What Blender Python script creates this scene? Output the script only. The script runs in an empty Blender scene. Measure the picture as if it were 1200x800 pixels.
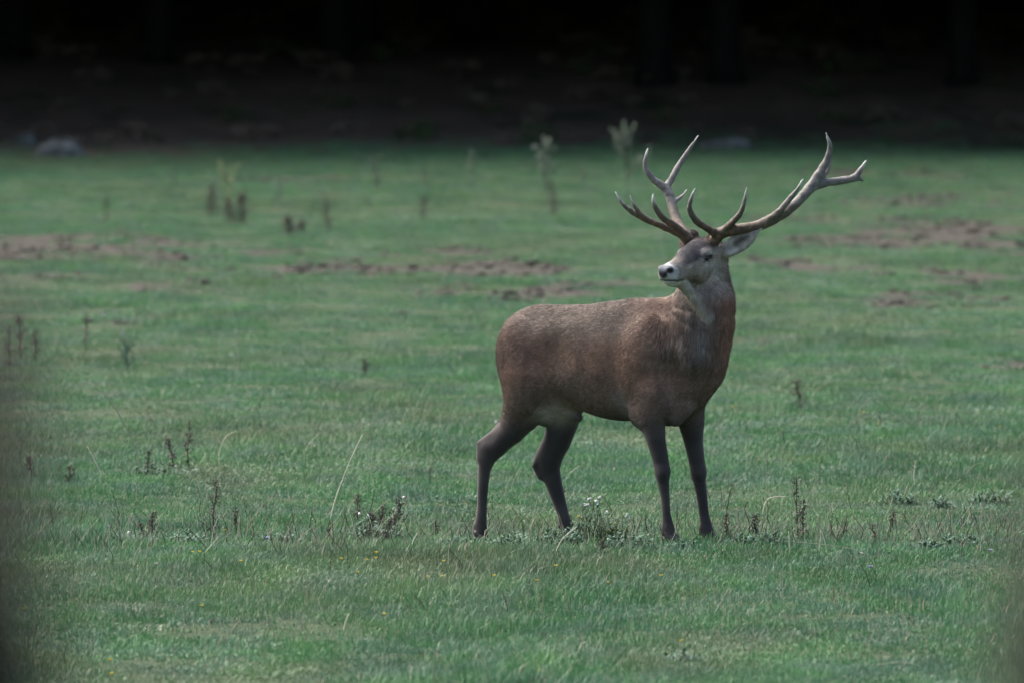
import bpy, bmesh, math, random
import numpy as np
from mathutils import Vector, Matrix

# ------------------------------------------------------------------ camera, sky, sun, exposure
scene = bpy.context.scene
COL = scene.collection
random.seed(7)
RNG = np.random.default_rng(7)

FPX = 9120.0                      # focal length in pixels of the 1200 px wide photograph
CAM = np.array([0.0, 0.0, 3.0])   # photographer on a low bank, lens 3 m above the meadow
TILT = math.atan(449.0 / FPX)
STAG_Y = 40.0

cam_data = bpy.data.cameras.new("camera")
cam = bpy.data.objects.new("camera", cam_data)
COL.objects.link(cam)
cam.location = CAM
cam.rotation_euler = (math.pi / 2 - TILT, 0, 0)
cam_data.sensor_width = 36.0
cam_data.lens = FPX / 1200.0 * 36.0
cam_data.clip_start = 0.3
cam_data.clip_end = 6000
cam_data.dof.use_dof = True
cam_data.dof.focus_distance = 39.75
cam_data.dof.aperture_fstop = 3.9
scene.camera = cam

SUN_ELEV, SUN_ROT = math.radians(51), math.radians(-49)    # soft evening light from the upper left
world = bpy.data.worlds.new("World")
scene.world = world
world.use_nodes = True
wn = world.node_tree
wn.nodes.clear()
sky = wn.nodes.new("ShaderNodeTexSky")
sky.sky_type = 'NISHITA'
sky.sun_disc = False
sky.sun_elevation = SUN_ELEV
sky.sun_rotation = SUN_ROT
sky.air_density = 1.0
sky.dust_density = 6.0
bg = wn.nodes.new("ShaderNodeBackground")
bg.inputs["Strength"].default_value = 0.06
wo = wn.nodes.new("ShaderNodeOutputWorld")
wn.links.new(sky.outputs[0], bg.inputs["Color"])
wn.links.new(bg.outputs[0], wo.inputs["Surface"])

sun_data = bpy.data.lights.new("sun", 'SUN')
sun_data.energy = 1.15
sun_data.angle = math.radians(70)          # overcast dusk: no sharp shadow anywhere
sun_data.color = (1.0, 0.965, 0.92)
sun = bpy.data.objects.new("sun", sun_data)
COL.objects.link(sun)
_sd = Vector((math.sin(SUN_ROT) * math.cos(SUN_ELEV), math.cos(SUN_ROT) * math.cos(SUN_ELEV), math.sin(SUN_ELEV)))
sun.rotation_euler = _sd.to_track_quat('Z', 'Y').to_euler()

scene.view_settings.view_transform = 'Standard'
scene.view_settings.look = 'None'
scene.view_settings.exposure = 2.7
scene.view_settings.gamma = 1.0
scene.view_settings.use_curve_mapping = False
scene.render.engine = 'CYCLES'
scene.cycles.max_bounces = 7
scene.cycles.diffuse_bounces = 4
scene.cycles.use_denoising = True

# ------------------------------------------------------------------ helpers
def ray(px, py):
    """direction of the photograph's pixel, scaled so that its Y component is 1"""
    x = (px - 600.0) / FPX
    y = -(py - 400.0) / FPX
    c, s = math.cos(TILT), math.sin(TILT)
    d = np.array([x, c + y * s, -s + y * c])
    return d / d[1]

def W(px, py, D=0.0):
    """world point seen at that pixel, D metres behind the stag's plane"""
    return CAM + ray(px, py) * (STAG_Y + D)

def hash2(ix, iy, seed):
    n = (ix.astype(np.int64) * 374761393 + iy.astype(np.int64) * 668265263 + seed * 974711) & 0x7fffffff
    n = ((n ^ (n >> 13)) * 1274126177) & 0x7fffffff
    return ((n ^ (n >> 16)) & 0xffffff) / float(0xffffff)

def vnoise(x, y, seed=0):
    x = np.asarray(x, float); y = np.asarray(y, float)
    ix = np.floor(x); iy = np.floor(y)
    fx = x - ix; fy = y - iy
    fx = fx * fx * (3 - 2 * fx); fy = fy * fy * (3 - 2 * fy)
    a = hash2(ix, iy, seed); b = hash2(ix + 1, iy, seed)
    c = hash2(ix, iy + 1, seed); d = hash2(ix + 1, iy + 1, seed)
    return (a * (1 - fx) + b * fx) * (1 - fy) + (c * (1 - fx) + d * fx) * fy

def fbm(x, y, seed=0, octaves=3):
    s = 0; amp = 0.5; tot = 0
    for o in range(octaves):
        s = s + amp * vnoise(np.asarray(x) * 2 ** o, np.asarray(y) * 2 ** o, seed + 17 * o)
        tot += amp; amp *= 0.5
    return s / tot

def vnoise3(p, f, seed=0):
    return (vnoise(p[:, 0] * f + 3.1, p[:, 2] * f + 1.7, seed) + vnoise(p[:, 1] * f + 9.2, p[:, 2] * f + 4.4, seed + 5)
            + vnoise(p[:, 0] * f + 5.5, p[:, 1] * f + 8.8, seed + 11)) / 3.0

def sstep(a, b, x):
    t = np.clip((np.asarray(x, float) - a) / (b - a), 0, 1)
    return t * t * (3 - 2 * t)

def mesh_from(name, verts, faces, smooth=True):
    me = bpy.data.meshes.new(name)
    if isinstance(verts, np.ndarray): verts = verts.tolist()
    if isinstance(faces, np.ndarray): faces = faces.tolist()
    me.from_pydata(verts, [], faces)
    if smooth:
        me.polygons.foreach_set("use_smooth", np.ones(len(me.polygons), dtype=bool))
    me.update()
    return me

def add(name, me, mat=None, parent=None, loc=None, rotz=0.0, scale=None):
    o = bpy.data.objects.new(name, me)
    COL.objects.link(o)
    if mat is not None and me is not None and hasattr(me, "materials") and len(me.materials) == 0:
        me.materials.append(mat)
    if parent is not None: o.parent = parent
    if loc is not None: o.location = [float(v) for v in loc]
    if rotz: o.rotation_euler = (0, 0, rotz)
    if scale is not None: o.scale = (scale,) * 3 if not hasattr(scale, "__len__") else scale
    return o

def tag(o, label=None, cat=None, group=None, kind=None):
    if label: o["label"] = label
    if cat: o["category"] = cat
    if group: o["group"] = group
    if kind: o["kind"] = kind
    return o

def empty(name, loc, label, cat, group=None, rotz=0.0):
    o = add(name, None, loc=loc, rotz=rotz)
    o.empty_display_size = 0.1
    return tag(o, label, cat, group)

def set_attr(me, name, data, kind='FLOAT_COLOR', domain='POINT'):
    at = me.attributes.new(name, kind, domain)
    data = np.asarray(data, np.float32)
    if kind == 'FLOAT_COLOR':
        if data.shape[1] == 3: data = np.concatenate([data, np.ones((len(data), 1), np.float32)], 1)
        at.data.foreach_set("color", data.ravel())
    elif kind == 'FLOAT_VECTOR':
        at.data.foreach_set("vector", data.ravel())
    elif kind == 'INT':
        at.data.foreach_set("value", data.astype(np.int32))
    else:
        at.data.foreach_set("value", data.ravel())

class NT:
    """small node-tree writer"""
    def __init__(self, name, rough=0.8, spec=0.2):
        self.m = bpy.data.materials.new(name)
        self.m.use_nodes = True
        self.t = self.m.node_tree
        self.b = self.t.nodes["Principled BSDF"]
        self.b.inputs["Roughness"].default_value = rough
        self.b.inputs["Specular IOR Level"].default_value = spec
        self.out = self.t.nodes["Material Output"]
    def n(self, typ, **kw):
        nd = self.t.nodes.new(typ)
        for k, v in kw.items(): setattr(nd, k, v)
        return nd
    def put(self, sock, v):
        if isinstance(v, bpy.types.NodeSocket): self.t.links.new(v, sock)
        elif isinstance(v, (tuple, list)) and len(v) == 3 and sock.type == 'RGBA': sock.default_value = (*v, 1)
        else: sock.default_value = v
    def noise(self, scale, detail=3, vec=None, rough=0.55, dist=0.0):
        nd = self.n("ShaderNodeTexNoise")
        nd.inputs["Scale"].default_value = scale
        nd.inputs["Detail"].default_value = detail
        nd.inputs["Roughness"].default_value = rough
        nd.inputs["Distortion"].default_value = dist
        if vec is not None: self.put(nd.inputs["Vector"], vec)
        return nd.outputs["Fac"]
    def pos(self): return self.n("ShaderNodeNewGeometry").outputs["Position"]
    def obj(self): return self.n("ShaderNodeTexCoord").outputs["Object"]
    def mapv(self, vec, scale=(1, 1, 1), loc=(0, 0, 0)):
        nd = self.n("ShaderNodeMapping")
        nd.inputs["Scale"].default_value = scale
        nd.inputs["Location"].default_value = loc
        self.put(nd.inputs["Vector"], vec)
        return nd.outputs[0]
    def ramp(self, fac, stops):
        nd = self.n("ShaderNodeValToRGB")
        el = nd.color_ramp.elements
        while len(el) < len(stops): el.new(0.5)
        for e, (p, c) in zip(el, stops):
            e.position = p
            e.color = (*c, 1) if len(c) == 3 else c
        self.put(nd.inputs[0], fac)
        return nd.outputs[0]
    def mix(self, f, a, b, mode='MIX'):
        nd = self.n("ShaderNodeMix", data_type='RGBA', blend_type=mode)
        self.put(nd.inputs[0], f); self.put(nd.inputs[6], a); self.put(nd.inputs[7], b)
        return nd.outputs[2]
    def math(self, op, a, b=0.0, clamp=False):
        nd = self.n("ShaderNodeMath", operation=op, use_clamp=clamp)
        self.put(nd.inputs[0], a); self.put(nd.inputs[1], b)
        return nd.outputs[0]
    def rng(self, v, a, b, c=0.0, d=1.0):
        nd = self.n("ShaderNodeMapRange")
        nd.interpolation_type = 'SMOOTHSTEP'
        self.put(nd.inputs[0], v)
        for i, x in enumerate((a, b, c, d)): nd.inputs[i + 1].default_value = x
        return nd.outputs[0]
    def attr(self, name, out="Color"):
        return self.n("ShaderNodeAttribute", attribute_name=name).outputs[out]
    def bump(self, h, strength=0.4, dist=0.01):
        nd = self.n("ShaderNodeBump")
        nd.inputs["Strength"].default_value = strength
        nd.inputs["Distance"].default_value = dist
        self.put(nd.inputs["Height"], h)
        self.put(self.b.inputs["Normal"], nd.outputs[0])
    def color(self, c):
        self.put(self.b.inputs["Base Color"], c)
        return self.m
    def translucent(self, c, fac):
        tr = self.n("ShaderNodeBsdfTranslucent")
        self.put(tr.inputs[0], c)
        mx = self.n("ShaderNodeMixShader")
        mx.inputs[0].default_value = fac
        self.t.links.new(self.b.outputs[0], mx.inputs[1])
        self.t.links.new(tr.outputs[0], mx.inputs[2])
        self.t.links.new(mx.outputs[0], self.out.inputs[0])

def tube(pts, rad, sides=6, cap=True, verts=None, faces=None):
    """tapered tube along points; appends to lists so several tubes can make one mesh"""
    V = [] if verts is None else verts
    F = [] if faces is None else faces
    pts = [np.asarray(p, float) for p in pts]
    n = len(pts)
    base = len(V)
    t0 = pts[1] - pts[0]
    up = np.array([0, 0, 1.0]) if abs(t0[2]) < 0.9 * np.linalg.norm(t0) else np.array([1.0, 0, 0])
    for i in range(n):
        t = pts[min(i + 1, n - 1)] - pts[max(i - 1, 0)]
        t = t / (np.linalg.norm(t) + 1e-9)
        s = np.cross(t, up); s /= np.linalg.norm(s) + 1e-9
        u = np.cross(s, t); up = u
        for k in range(sides):
            a = 2 * math.pi * k / sides
            V.append((pts[i] + rad[i] * (math.cos(a) * s + math.sin(a) * u)).tolist())
    for i in range(n - 1):
        for k in range(sides):
            a = base + i * sides + k; b = base + i * sides + (k + 1) % sides
            F.append((a, b, b + sides, a + sides))
    if cap:
        F.append(tuple(base + k for k in range(sides))[::-1])
        F.append(tuple(base + (n - 1) * sides + k for k in range(sides)))
    return V, F

def spline(pts, n):
    """Catmull-Rom through points (any dimension), n samples"""
    P = np.asarray(pts, float)
    P = np.vstack([2 * P[0] - P[1], P, 2 * P[-1] - P[-2]])
    m = len(P) - 3
    out = []
    for q in np.linspace(0, m - 1e-6, n):
        i = int(q); t = q - i
        a, b, c, d = P[i], P[i + 1], P[i + 2], P[i + 3]
        out.append(0.5 * (2 * b + (c - a) * t + (2 * a - 5 * b + 4 * c - d) * t * t + (3 * b - a - 3 * c + d) * t ** 3))
    return np.array(out)

# plane of the turf under the four hooves
HOOF_PX = [(786, 634.5, -0.365), (831, 634, -0.205), (563.5, 634, 0.195), (668, 632, 0.165)]
HOOF = np.array([W(*p) for p in HOOF_PX])

# ------------------------------------------------------------------ terrain
WOOD = 121.0                       # distance of the wood's edge
def wood_y(x): return WOOD + 0.45 * np.clip(x, -14, 14)
def soil_mask(x, y):
    """bare, rooted-up strips of earth in the far half of the meadow (0..1)"""
    x = np.asarray(x, float); y = np.asarray(y, float)
    m = np.zeros(np.broadcast(x, y).shape)
    for cx, cy, rx, ry, w in SOIL:
        wob = 0.6 * (fbm(x * 0.9 + 3, y * 0.35, 31) - 0.5) + 0.5 * (fbm(x * 2.6, y * 0.9 + 7, 37) - 0.5)
        d = np.sqrt(((x - cx) / rx) ** 2 + ((y - cy) / ry) ** 2) + wob
        m = np.maximum(m, w * sstep(1.15, 0.45, d))
    frag = 0.55 * vnoise(x * 2.4 + 1, y * 0.55, 131) + 0.45 * vnoise(x * 6.5, y * 1.5, 137)
    return m * sstep(0.29, 0.52, frag)

def flat_ground(px, py):
    r = ray(px, py)
    t = -CAM[2] / r[2]
    return r[0] * t, t
SOIL = []
for px, py, rxp, ryp, w in [(60, 290, 190, 20, .95), (210, 300, 150, 16, .85), (245, 340, 120, 12, 1), (350, 316, 150, 13, .9), (450, 318, 120, 14, 1),
                            (570, 318, 120, 12, .95), (610, 345, 110, 11, .85), (530, 298, 90, 8, .6), (985, 285, 110, 13, .95), (1110, 268, 130, 17, 1), (1180, 292, 90, 15, .95),
                            (1110, 238, 130, 9, .7), (1090, 352, 100, 11, .95), (1170, 330, 90, 9, .8), (915, 312, 90, 10, .8), (940, 258, 90, 7, .6), (1040, 320, 110, 9, .7),
                            (330, 214, 90, 5, .95), (690, 335, 80, 8, .6), (880, 395, 80, 6, .45), (470, 495, 50, 4, .4), (1170, 420, 90, 8, .5), (20, 332, 90, 10, .7), (130, 225, 120, 6, .4),
                            (1010, 205, 130, 6, .5), (420, 372, 120, 7, .35), (120, 380, 100, 7, .3)]:
    X, Y = flat_ground(px, py)
    k = Y / FPX
    SOIL.append((X, Y, rxp * k, max(ryp * k / (CAM[2] / Y), 0.35), w))

_A = np.c_[HOOF[:, :2] - HOOF[:, :2].mean(0), np.ones(4)]
_pl = np.linalg.lstsq(_A, HOOF[:, 2], rcond=None)[0]
def ground_h(x, y):
    x = np.asarray(x, float); y = np.asarray(y, float)
    h = 0.16 * (fbm(x * 0.12 + 5, y * 0.07, 1) - 0.5) + 0.05 * (fbm(x * 0.9, y * 0.55, 2) - 0.5) + 0.010 * (vnoise(x * 2.6, y * 2.0, 9) - 0.5)
    near = np.exp(-(((x - HOOF[:, 0].mean()) / 2.2) ** 2 + ((y - HOOF[:, 1].mean()) / 2.2) ** 2))
    pl = _pl[0] * (x - HOOF[:, 0].mean()) + _pl[1] * (y - HOOF[:, 1].mean()) + _pl[2]
    r = np.hypot(x - HOOF[:, 0].mean(), y - HOOF[:, 1].mean())
    h = h * (1 - near) + np.clip(pl, -0.15, 0.15) * near
    m = sstep(52, 62, y) * sstep(118, 105, y) * sstep(40, 20, np.abs(x))
    h = h + m * soil_mask(x, y) * (0.07 * (fbm(x * 2.2, y * 1.6, 51) - 0.4) - 0.01)
    h = h + 0.075 * np.maximum(y - WOOD, 0) * sstep(WOOD, WOOD + 14, y) * (1 - sstep(330, 600, y)) + 0.075 * 300 * sstep(330, 600, y)  # wooded slope
    h = h + (0.30 * (fbm(x * 0.3, y * 0.3, 71) - 0.5) + 0.30 * (fbm(x * 1.1, y * 0.8, 73) - 0.5)) * sstep(WOOD - 3, WOOD + 9, y)
    h = h + 1.35 * sstep(24, 9, y)                                                             # the bank the photographer stands on
    return h

def G(px, py):
    """point of the terrain seen at that pixel"""
    r = ray(px, py)
    t = np.arange(27.0, 260.0, 0.05)
    z = CAM[2] + r[2] * t - ground_h(r[0] * t, t)
    hit = np.argmax(z < 0) if (z < 0).any() else len(t) - 1
    t = t[hit]
    return np.array([r[0] * t, t, float(ground_h(r[0] * t, t))])

def grid_axis(parts):
    out = []
    for a, b, s in parts: out += list(np.arange(a, b, s))
    out.append(parts[-1][1])
    return np.array(out)
gx = grid_axis([(-2500, -300, 200), (-300, -60, 20), (-60, -16, 2.0), (-16, 16, 0.16), (16, 60, 2.0), (60, 300, 20), (300, 2500, 200)])
gy = grid_axis([(-2500, -300, 200), (-300, -20, 20), (-20, 26, 1.0), (26, 60, 0.22), (60, 128, 0.4), (128, 200, 0.8), (200, 400, 8), (400, 2600, 120)])
GX, GY = np.meshgrid(gx, gy, indexing='ij')
GZ = ground_h(GX, GY)
tv = np.stack([GX.ravel(), GY.ravel(), GZ.ravel()], 1)
ni, nj = len(gx), len(gy)
ii = (np.arange(ni - 1)[:, None] * nj + np.arange(nj - 1)[None, :]).ravel()
tf = np.stack([ii, ii + nj, ii + nj + 1, ii + 1], 1)

gt = NT("meadow_soil", 0.95, 0.1)
pos = gt.pos()
sm = gt.attr("soil", "Fac")
wd = gt.attr("wood", "Fac")
n_a = gt.noise(1.1, 4, pos); n_b = gt.noise(9, 4, pos); n_c = gt.noise(38, 3, pos)
green = gt.ramp(n_b, [(0.3, (0.022, 0.036, 0.018)), (0.6, (0.034, 0.052, 0.025)), (0.8, (0.055, 0.060, 0.034))])
earth = gt.ramp(n_b, [(0.3, (0.019, 0.018, 0.015)), (0.55, (0.040, 0.037, 0.031)), (0.8, (0.068, 0.063, 0.053))])
litter = gt.ramp(n_c, [(0.3, (0.045, 0.034, 0.026)), (0.55, (0.13, 0.097, 0.075)), (0.8, (0.25, 0.195, 0.15))])
litter = gt.mix(gt.rng(n_a, 0.5, 0.72), litter, (0.04, 0.05, 0.03))
c = gt.mix(gt.rng(sm, 0.15, 0.6), green, earth)
c = gt.mix(wd, c, litter)
gt.color(c)
gt.bump(gt.math('ADD', gt.math('MULTIPLY', n_b, 0.7), gt.math('MULTIPLY', n_c, 0.3)), 0.8, 0.05)
me = mesh_from("ground", tv, tf)
set_attr(me, "soil", soil_mask(tv[:, 0], tv[:, 1]), 'FLOAT')
set_attr(me, "wood", sstep(-3, 6, tv[:, 1] - wood_y(tv[:, 0]) + 6 * (fbm(tv[:, 0] * 0.35, tv[:, 1] * 0.35, 81) - 0.5) * 2), 'FLOAT')
tag(add("ground", me, gt.m), "green meadow ground running up to the wooded slope", kind="structure")

# ------------------------------------------------------------------ instancing helper (for what nobody could count)
def scatter(name, pts, rot, scl, idx, sources, label, cat=None):
    """one 'stuff' object: instances of the source meshes on points"""
    me = bpy.data.meshes.new(name)
    me.vertices.add(len(pts))
    me.vertices.foreach_set("co", np.asarray(pts, np.float32).ravel())
    set_attr(me, "rot", rot, 'FLOAT_VECTOR')
    set_attr(me, "scl", scl, 'FLOAT_VECTOR')
    set_attr(me, "idx", idx, 'INT')
    o = add(name, me)
    ng = bpy.data.node_groups.new(name + "_nodes", 'GeometryNodeTree')
    ng.interface.new_socket("Geometry", in_out='INPUT', socket_type='NodeSocketGeometry')
    ng.interface.new_socket("Geometry", in_out='OUTPUT', socket_type='NodeSocketGeometry')
    gi = ng.nodes.new("NodeGroupInput"); go = ng.nodes.new("NodeGroupOutput")
    iop = ng.nodes.new("GeometryNodeInstanceOnPoints")
    g2i = ng.nodes.new("GeometryNodeGeometryToInstance")
    for src in reversed(sources):
        oi = ng.nodes.new("GeometryNodeObjectInfo")
        oi.inputs["Object"].default_value = src
        oi.inputs["As Instance"].default_value = False
        ng.links.new(oi.outputs["Geometry"], g2i.inputs[0])
    def named(nm, dt):
        n = ng.nodes.new("GeometryNodeInputNamedAttribute")
        n.data_type = dt
        n.inputs["Name"].default_value = nm
        return n.outputs[0]
    ng.links.new(gi.outputs[0], iop.inputs["Points"])
    ng.links.new(g2i.outputs[0], iop.inputs["Instance"])
    iop.inputs["Pick Instance"].default_value = True
    ng.links.new(named("idx", 'INT'), iop.inputs["Instance Index"])
    e2r = ng.nodes.new("FunctionNodeEulerToRotation")
    ng.links.new(named("rot", 'FLOAT_VECTOR'), e2r.inputs[0])
    ng.links.new(e2r.outputs[0], iop.inputs["Rotation"])
    ng.links.new(named("scl", 'FLOAT_VECTOR'), iop.inputs["Scale"])
    ng.links.new(iop.outputs[0], go.inputs[0])
    md = o.modifiers.new("scatter", 'NODES')
    md.node_group = ng
    return tag(o, label, cat, kind="stuff")

def source(name, me):
    return bpy.data.objects.new(name, me)

# ------------------------------------------------------------------ woodland at the far side
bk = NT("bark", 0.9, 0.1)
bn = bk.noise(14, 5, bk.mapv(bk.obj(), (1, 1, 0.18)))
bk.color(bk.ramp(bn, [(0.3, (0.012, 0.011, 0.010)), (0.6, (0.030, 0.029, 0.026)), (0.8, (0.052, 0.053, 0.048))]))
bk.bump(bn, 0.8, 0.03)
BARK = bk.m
dk = NT("shaded_bark", 0.9, 0.1)  # darkened copy of the bark: the wood's shade put into its colour
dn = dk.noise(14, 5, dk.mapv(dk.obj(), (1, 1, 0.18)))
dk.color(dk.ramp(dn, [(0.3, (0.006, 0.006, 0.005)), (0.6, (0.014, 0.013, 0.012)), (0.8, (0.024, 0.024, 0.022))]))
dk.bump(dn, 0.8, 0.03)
SHADED_BARK = dk.m
lf = NT("tree_leaves", 0.6, 0.25)
LEAFC = lf.attr("tone", "Fac")
lf.color(lf.ramp(LEAFC, [(0.0, (0.022, 0.038, 0.014)), (0.6, (0.045, 0.075, 0.026)), (1.0, (0.075, 0.10, 0.035))]))
LEAF = lf.m

def leaf_cloud(n, ctr, rad, size, rng, lobes=9, low=0.0):
    """leaf-sized faces in clumps spread through a crown volume"""
    an = rng.uniform(0, 6.28, lobes); rr = rng.uniform(0.15, 0.85, lobes) ** 0.6
    zz = rng.uniform(-0.9, 0.75, lobes)
    rr = rr * np.where(zz > 0.1, 1.0 - 0.5 * zz, 1.0)
    C = np.stack([np.cos(an) * rr, np.sin(an) * rr, zz], 1)
    k = rng.integers(0, lobes, n)
    d = rng.normal(0, 1, (n, 3)); d /= np.linalg.norm(d, axis=1)[:, None]
    p = C[k] + d * (rng.random((n, 1)) ** 0.5) * rng.uniform(0.3, 0.5, (lobes, 1))[k]
    p = np.asarray(ctr) + p * np.asarray(rad)
    u = rng.normal(0, 1, (n, 3)); u /= np.linalg.norm(u, axis=1)[:, None]
    w = np.cross(u, rng.normal(0, 1, (n, 3))); w /= np.linalg.norm(w, axis=1)[:, None]
    s = size * rng.uniform(0.6, 1.3, (n, 1))
    V = np.stack([p - u * s, p + w * s * 0.45, p + u * s, p - w * s * 0.45], 1).reshape(-1, 3)
    return V, np.arange(4 * n).reshape(-1, 4), np.repeat(rng.random(n), 4)

def make_tree_meshes(seed, h, r, crown_lo, spread=0.30, leaves=9000):
    rng = np.random.default_rng(seed)
    V, F = [], []
    lean = rng.normal(0, 0.25, 2)
    top = h * 0.72
    pts = [np.array([0, 0, -0.3]), np.array([0, 0, 0.15]), np.array([0.02, 0.0, 0.7]), np.array([lean[0] * .3, lean[1] * .3, h * .3]), np.array([lean[0], lean[1], top])]
    tube(spline(pts, 12), np.interp(np.linspace(0, 1, 12), [0, .05, .12, 1], [r * 1.9, r * 1.45, r, r * 0.35]), 10, True, V, F)
    for k in range(9):
        t = rng.uniform(0.3, 0.95); a = rng.uniform(0, 6.28)
        p0 = np.array([lean[0] * t, lean[1] * t, max(top * t, crown_lo + 0.5)])
        ln = h * rng.uniform(0.16, 0.28)
        p1 = p0 + np.array([math.cos(a) * ln * .5, math.sin(a) * ln * .5, ln * .35]); p2 = p0 + np.array([math.cos(a) * ln, math.sin(a) * ln, ln * .45])
        tube([p0, p1, p2], [r * .35, r * .2, r * .06], 6, False, V, F)
    trunk = mesh_from("trunk", V, F)
    trunk.materials.append(SHADED_BARK)
    mid = (crown_lo + h) / 2
    v, f, t = leaf_cloud(leaves, (lean[0], lean[1], mid), (h * spread, h * spread, (h - crown_lo) / 2 * 1.02), 0.36, rng, 26 if leaves > 8000 else 44)
    v[:, 2] = np.maximum(v[:, 2], crown_lo + rng.uniform(0, .8, len(v)))
    crown = mesh_from("crown", v, f, False)
    set_attr(crown, "tone", t, 'FLOAT')
    crown.materials.append(LEAF)
    return trunk, crown

TREES = [make_tree_meshes(11, 20.0, 0.36, 5.6, 0.52), make_tree_meshes(12, 22.0, 0.30, 6.2, 0.50), make_tree_meshes(13, 19.0, 0.42, 5.4, 0.52), make_tree_meshes(14, 22.0, 0.36, 4.6, 0.62, 9500)]

def tree(kind, x, y, sc, rz, label, group):
    o = empty("woodland_tree", (x, y, float(ground_h(x, y)) - 0.05), label, "tree", group, rz)
    o.scale = (sc, sc, sc)
    tr, cr = TREES[kind]
    add("trunk", tr, None, o); add("crown", cr, None, o)
    return o

spots = []
def tree_px(px, py, kind, sc, label):
    p = G(px, py)
    spots.append((p[0], p[1]))
    o = tree(kind, p[0], p[1], sc, random.uniform(0, 6), label, "trees of the dark wood")
    o.children[0].data = o.children[0].data.copy()
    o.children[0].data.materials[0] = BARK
    return o
tree_px(768, 100, 3, 1.15, "pale-barked tree trunk in the dark wood straight above the stag's back antler")
tree_px(14, 70, 3, 1.2, "pale-barked tree trunk at the left edge of the dark wood")
rng = np.random.default_rng(5)
forest_pts = []
for gy_ in np.arange(WOOD + 9, WOOD + 105, 4.6):
    for gx_ in np.arange(-62, 63, 4.6):
        x = gx_ + rng.uniform(-1.7, 1.7); y = gy_ + rng.uniform(-1.7, 1.7)
        if min([math.hypot(x - a, y - b) for a, b in spots] + [99]) < 3.0: continue
        forest_pts.append((x, y))
n_label = 0
rest, front = [], []
for x, y in forest_pts:
    half = 600 / FPX * y
    if abs(x) < half + 1.0 and y < WOOD + 14: y = y + 5.0
    if abs(x) < half + 1.0 and y < WOOD + 24:
        if y < WOOD + 40 and any(abs(x / y - a / b) < 0.004 for a, b in spots): continue      # keep the two pale trunks in sight
        front.append((x, y))
    else:
        rest.append((x, y))
ORD = ["leftmost"] + [w + " from the left" for w in "second third fourth fifth sixth seventh eighth ninth tenth eleventh twelfth thirteenth fourteenth fifteenth sixteenth seventeenth".split()]
front.sort(key=lambda q: q[0] / q[1])
for i, (x, y) in enumerate(front):
    tree(3 if y < WOOD + 18 else int(rng.integers(0, 3)), x, y, rng.uniform(0.85, 1.1), rng.uniform(0, 6), "shadowed tree in the wood, %s of the dim front trunks" % ORD[min(i, len(ORD) - 1)], "trees of the dark wood")
R = np.array(rest)
tree_src = []
for k, (tr, cr) in enumerate(TREES):
    bm = bmesh.new(); bm.from_mesh(tr); nf = len(bm.faces); bm.from_mesh(cr)
    bm.faces.ensure_lookup_table()
    for i, f_ in enumerate(bm.faces): f_.material_index = 0 if i < nf else 1
    m_ = bpy.data.meshes.new("tree_mass"); bm.to_mesh(m_); bm.free()
    m_.materials.append(SHADED_BARK); m_.materials.append(LEAF)
    tree_src.append(source("tree_mass", m_))
scatter("far_woods", np.c_[R, ground_h(R[:, 0], R[:, 1]) - 0.05], np.c_[np.zeros((len(R), 2)), rng.uniform(0, 6.28, len(R))],
        np.repeat(rng.uniform(0.85, 1.15, (len(R), 1)), 3, 1), np.where(R[:, 1] < WOOD + 17, 3, rng.integers(0, 3, len(R))), tree_src, "mass of dark trees filling the wood behind the meadow")

# overhanging boughs and brush along the wood's edge
rng = np.random.default_rng(15)
brush_src = []
lt = NT("dead_leaves", 0.8, 0.15)
lt.color(lt.ramp(lt.attr("tone", "Fac"), [(0.0, (0.05, 0.038, 0.030)), (0.6, (0.12, 0.092, 0.070)), (1.0, (0.22, 0.18, 0.14))]))
LITTER = lt.m
for k in range(3):
    v, f, t = leaf_cloud(420, (0, 0, 0.28), (0.55, 0.55, 0.30), 0.055, rng, 7)
    v[:, 2] = np.maximum(v[:, 2], 0.0)
    b_ = mesh_from("brush", v, f, False); set_attr(b_, "tone", t, 'FLOAT'); b_.materials.append(LITTER if k else LEAF)
    brush_src.append(source("brush", b_))
nb = 420
bx_ = rng.uniform(-16, 16, nb); by_ = WOOD + 2 + 0.3 * bx_ + rng.random(nb) * 34
scatter("undergrowth", np.c_[bx_, by_, ground_h(bx_, by_)], np.c_[np.zeros((nb, 2)), rng.uniform(0, 6.28, nb)],
        np.repeat(rng.uniform(0.2, 0.65, (nb, 1)), 3, 1), rng.integers(0, 3, nb), brush_src, "low brush on the floor of the dark wood")

# ------------------------------------------------------------------ grass
gm = NT("grass_blades", 0.55, 0.25)
at_ = gm.n("ShaderNodeSeparateColor"); gm.put(at_.inputs[0], gm.attr("blade"))
rnd, tt, straw = at_.outputs[0], at_.outputs[1], at_.outputs[2]
gp = gm.pos()
g1 = gm.noise(0.75, 3, gm.mapv(gp, (1, 0.55, 1)))
g2 = gm.noise(2.7, 3, gm.mapv(gp, (1, 0.5, 1), (7, 3, 0)))
g3 = gm.noise(0.28, 2, gm.mapv(gp, (1, 0.5, 1), (2, 9, 0)))
lush = gm.ramp(rnd, [(0.0, (0.032, 0.110, 0.040)), (0.5, (0.050, 0.156, 0.057)), (1.0, (0.084, 0.200, 0.082))])
blue = gm.ramp(rnd, [(0.0, (0.042, 0.108, 0.062)), (0.5, (0.067, 0.152, 0.090)), (1.0, (0.110, 0.205, 0.136))])
dry = gm.ramp(rnd, [(0.0, (0.062, 0.104, 0.050)), (0.5, (0.098, 0.136, 0.066)), (1.0, (0.155, 0.182, 0.104))])
strawc = gm.ramp(rnd, [(0.0, (0.12, 0.105, 0.072)), (0.5, (0.19, 0.168, 0.118)), (1.0, (0.30, 0.275, 0.20))])
gc = gm.mix(gm.rng(g2, 0.40, 0.62), lush, blue)
gc = gm.mix(gm.math('MULTIPLY', gm.rng(g1, 0.50, 0.74), 0.75), gc, dry)
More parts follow.
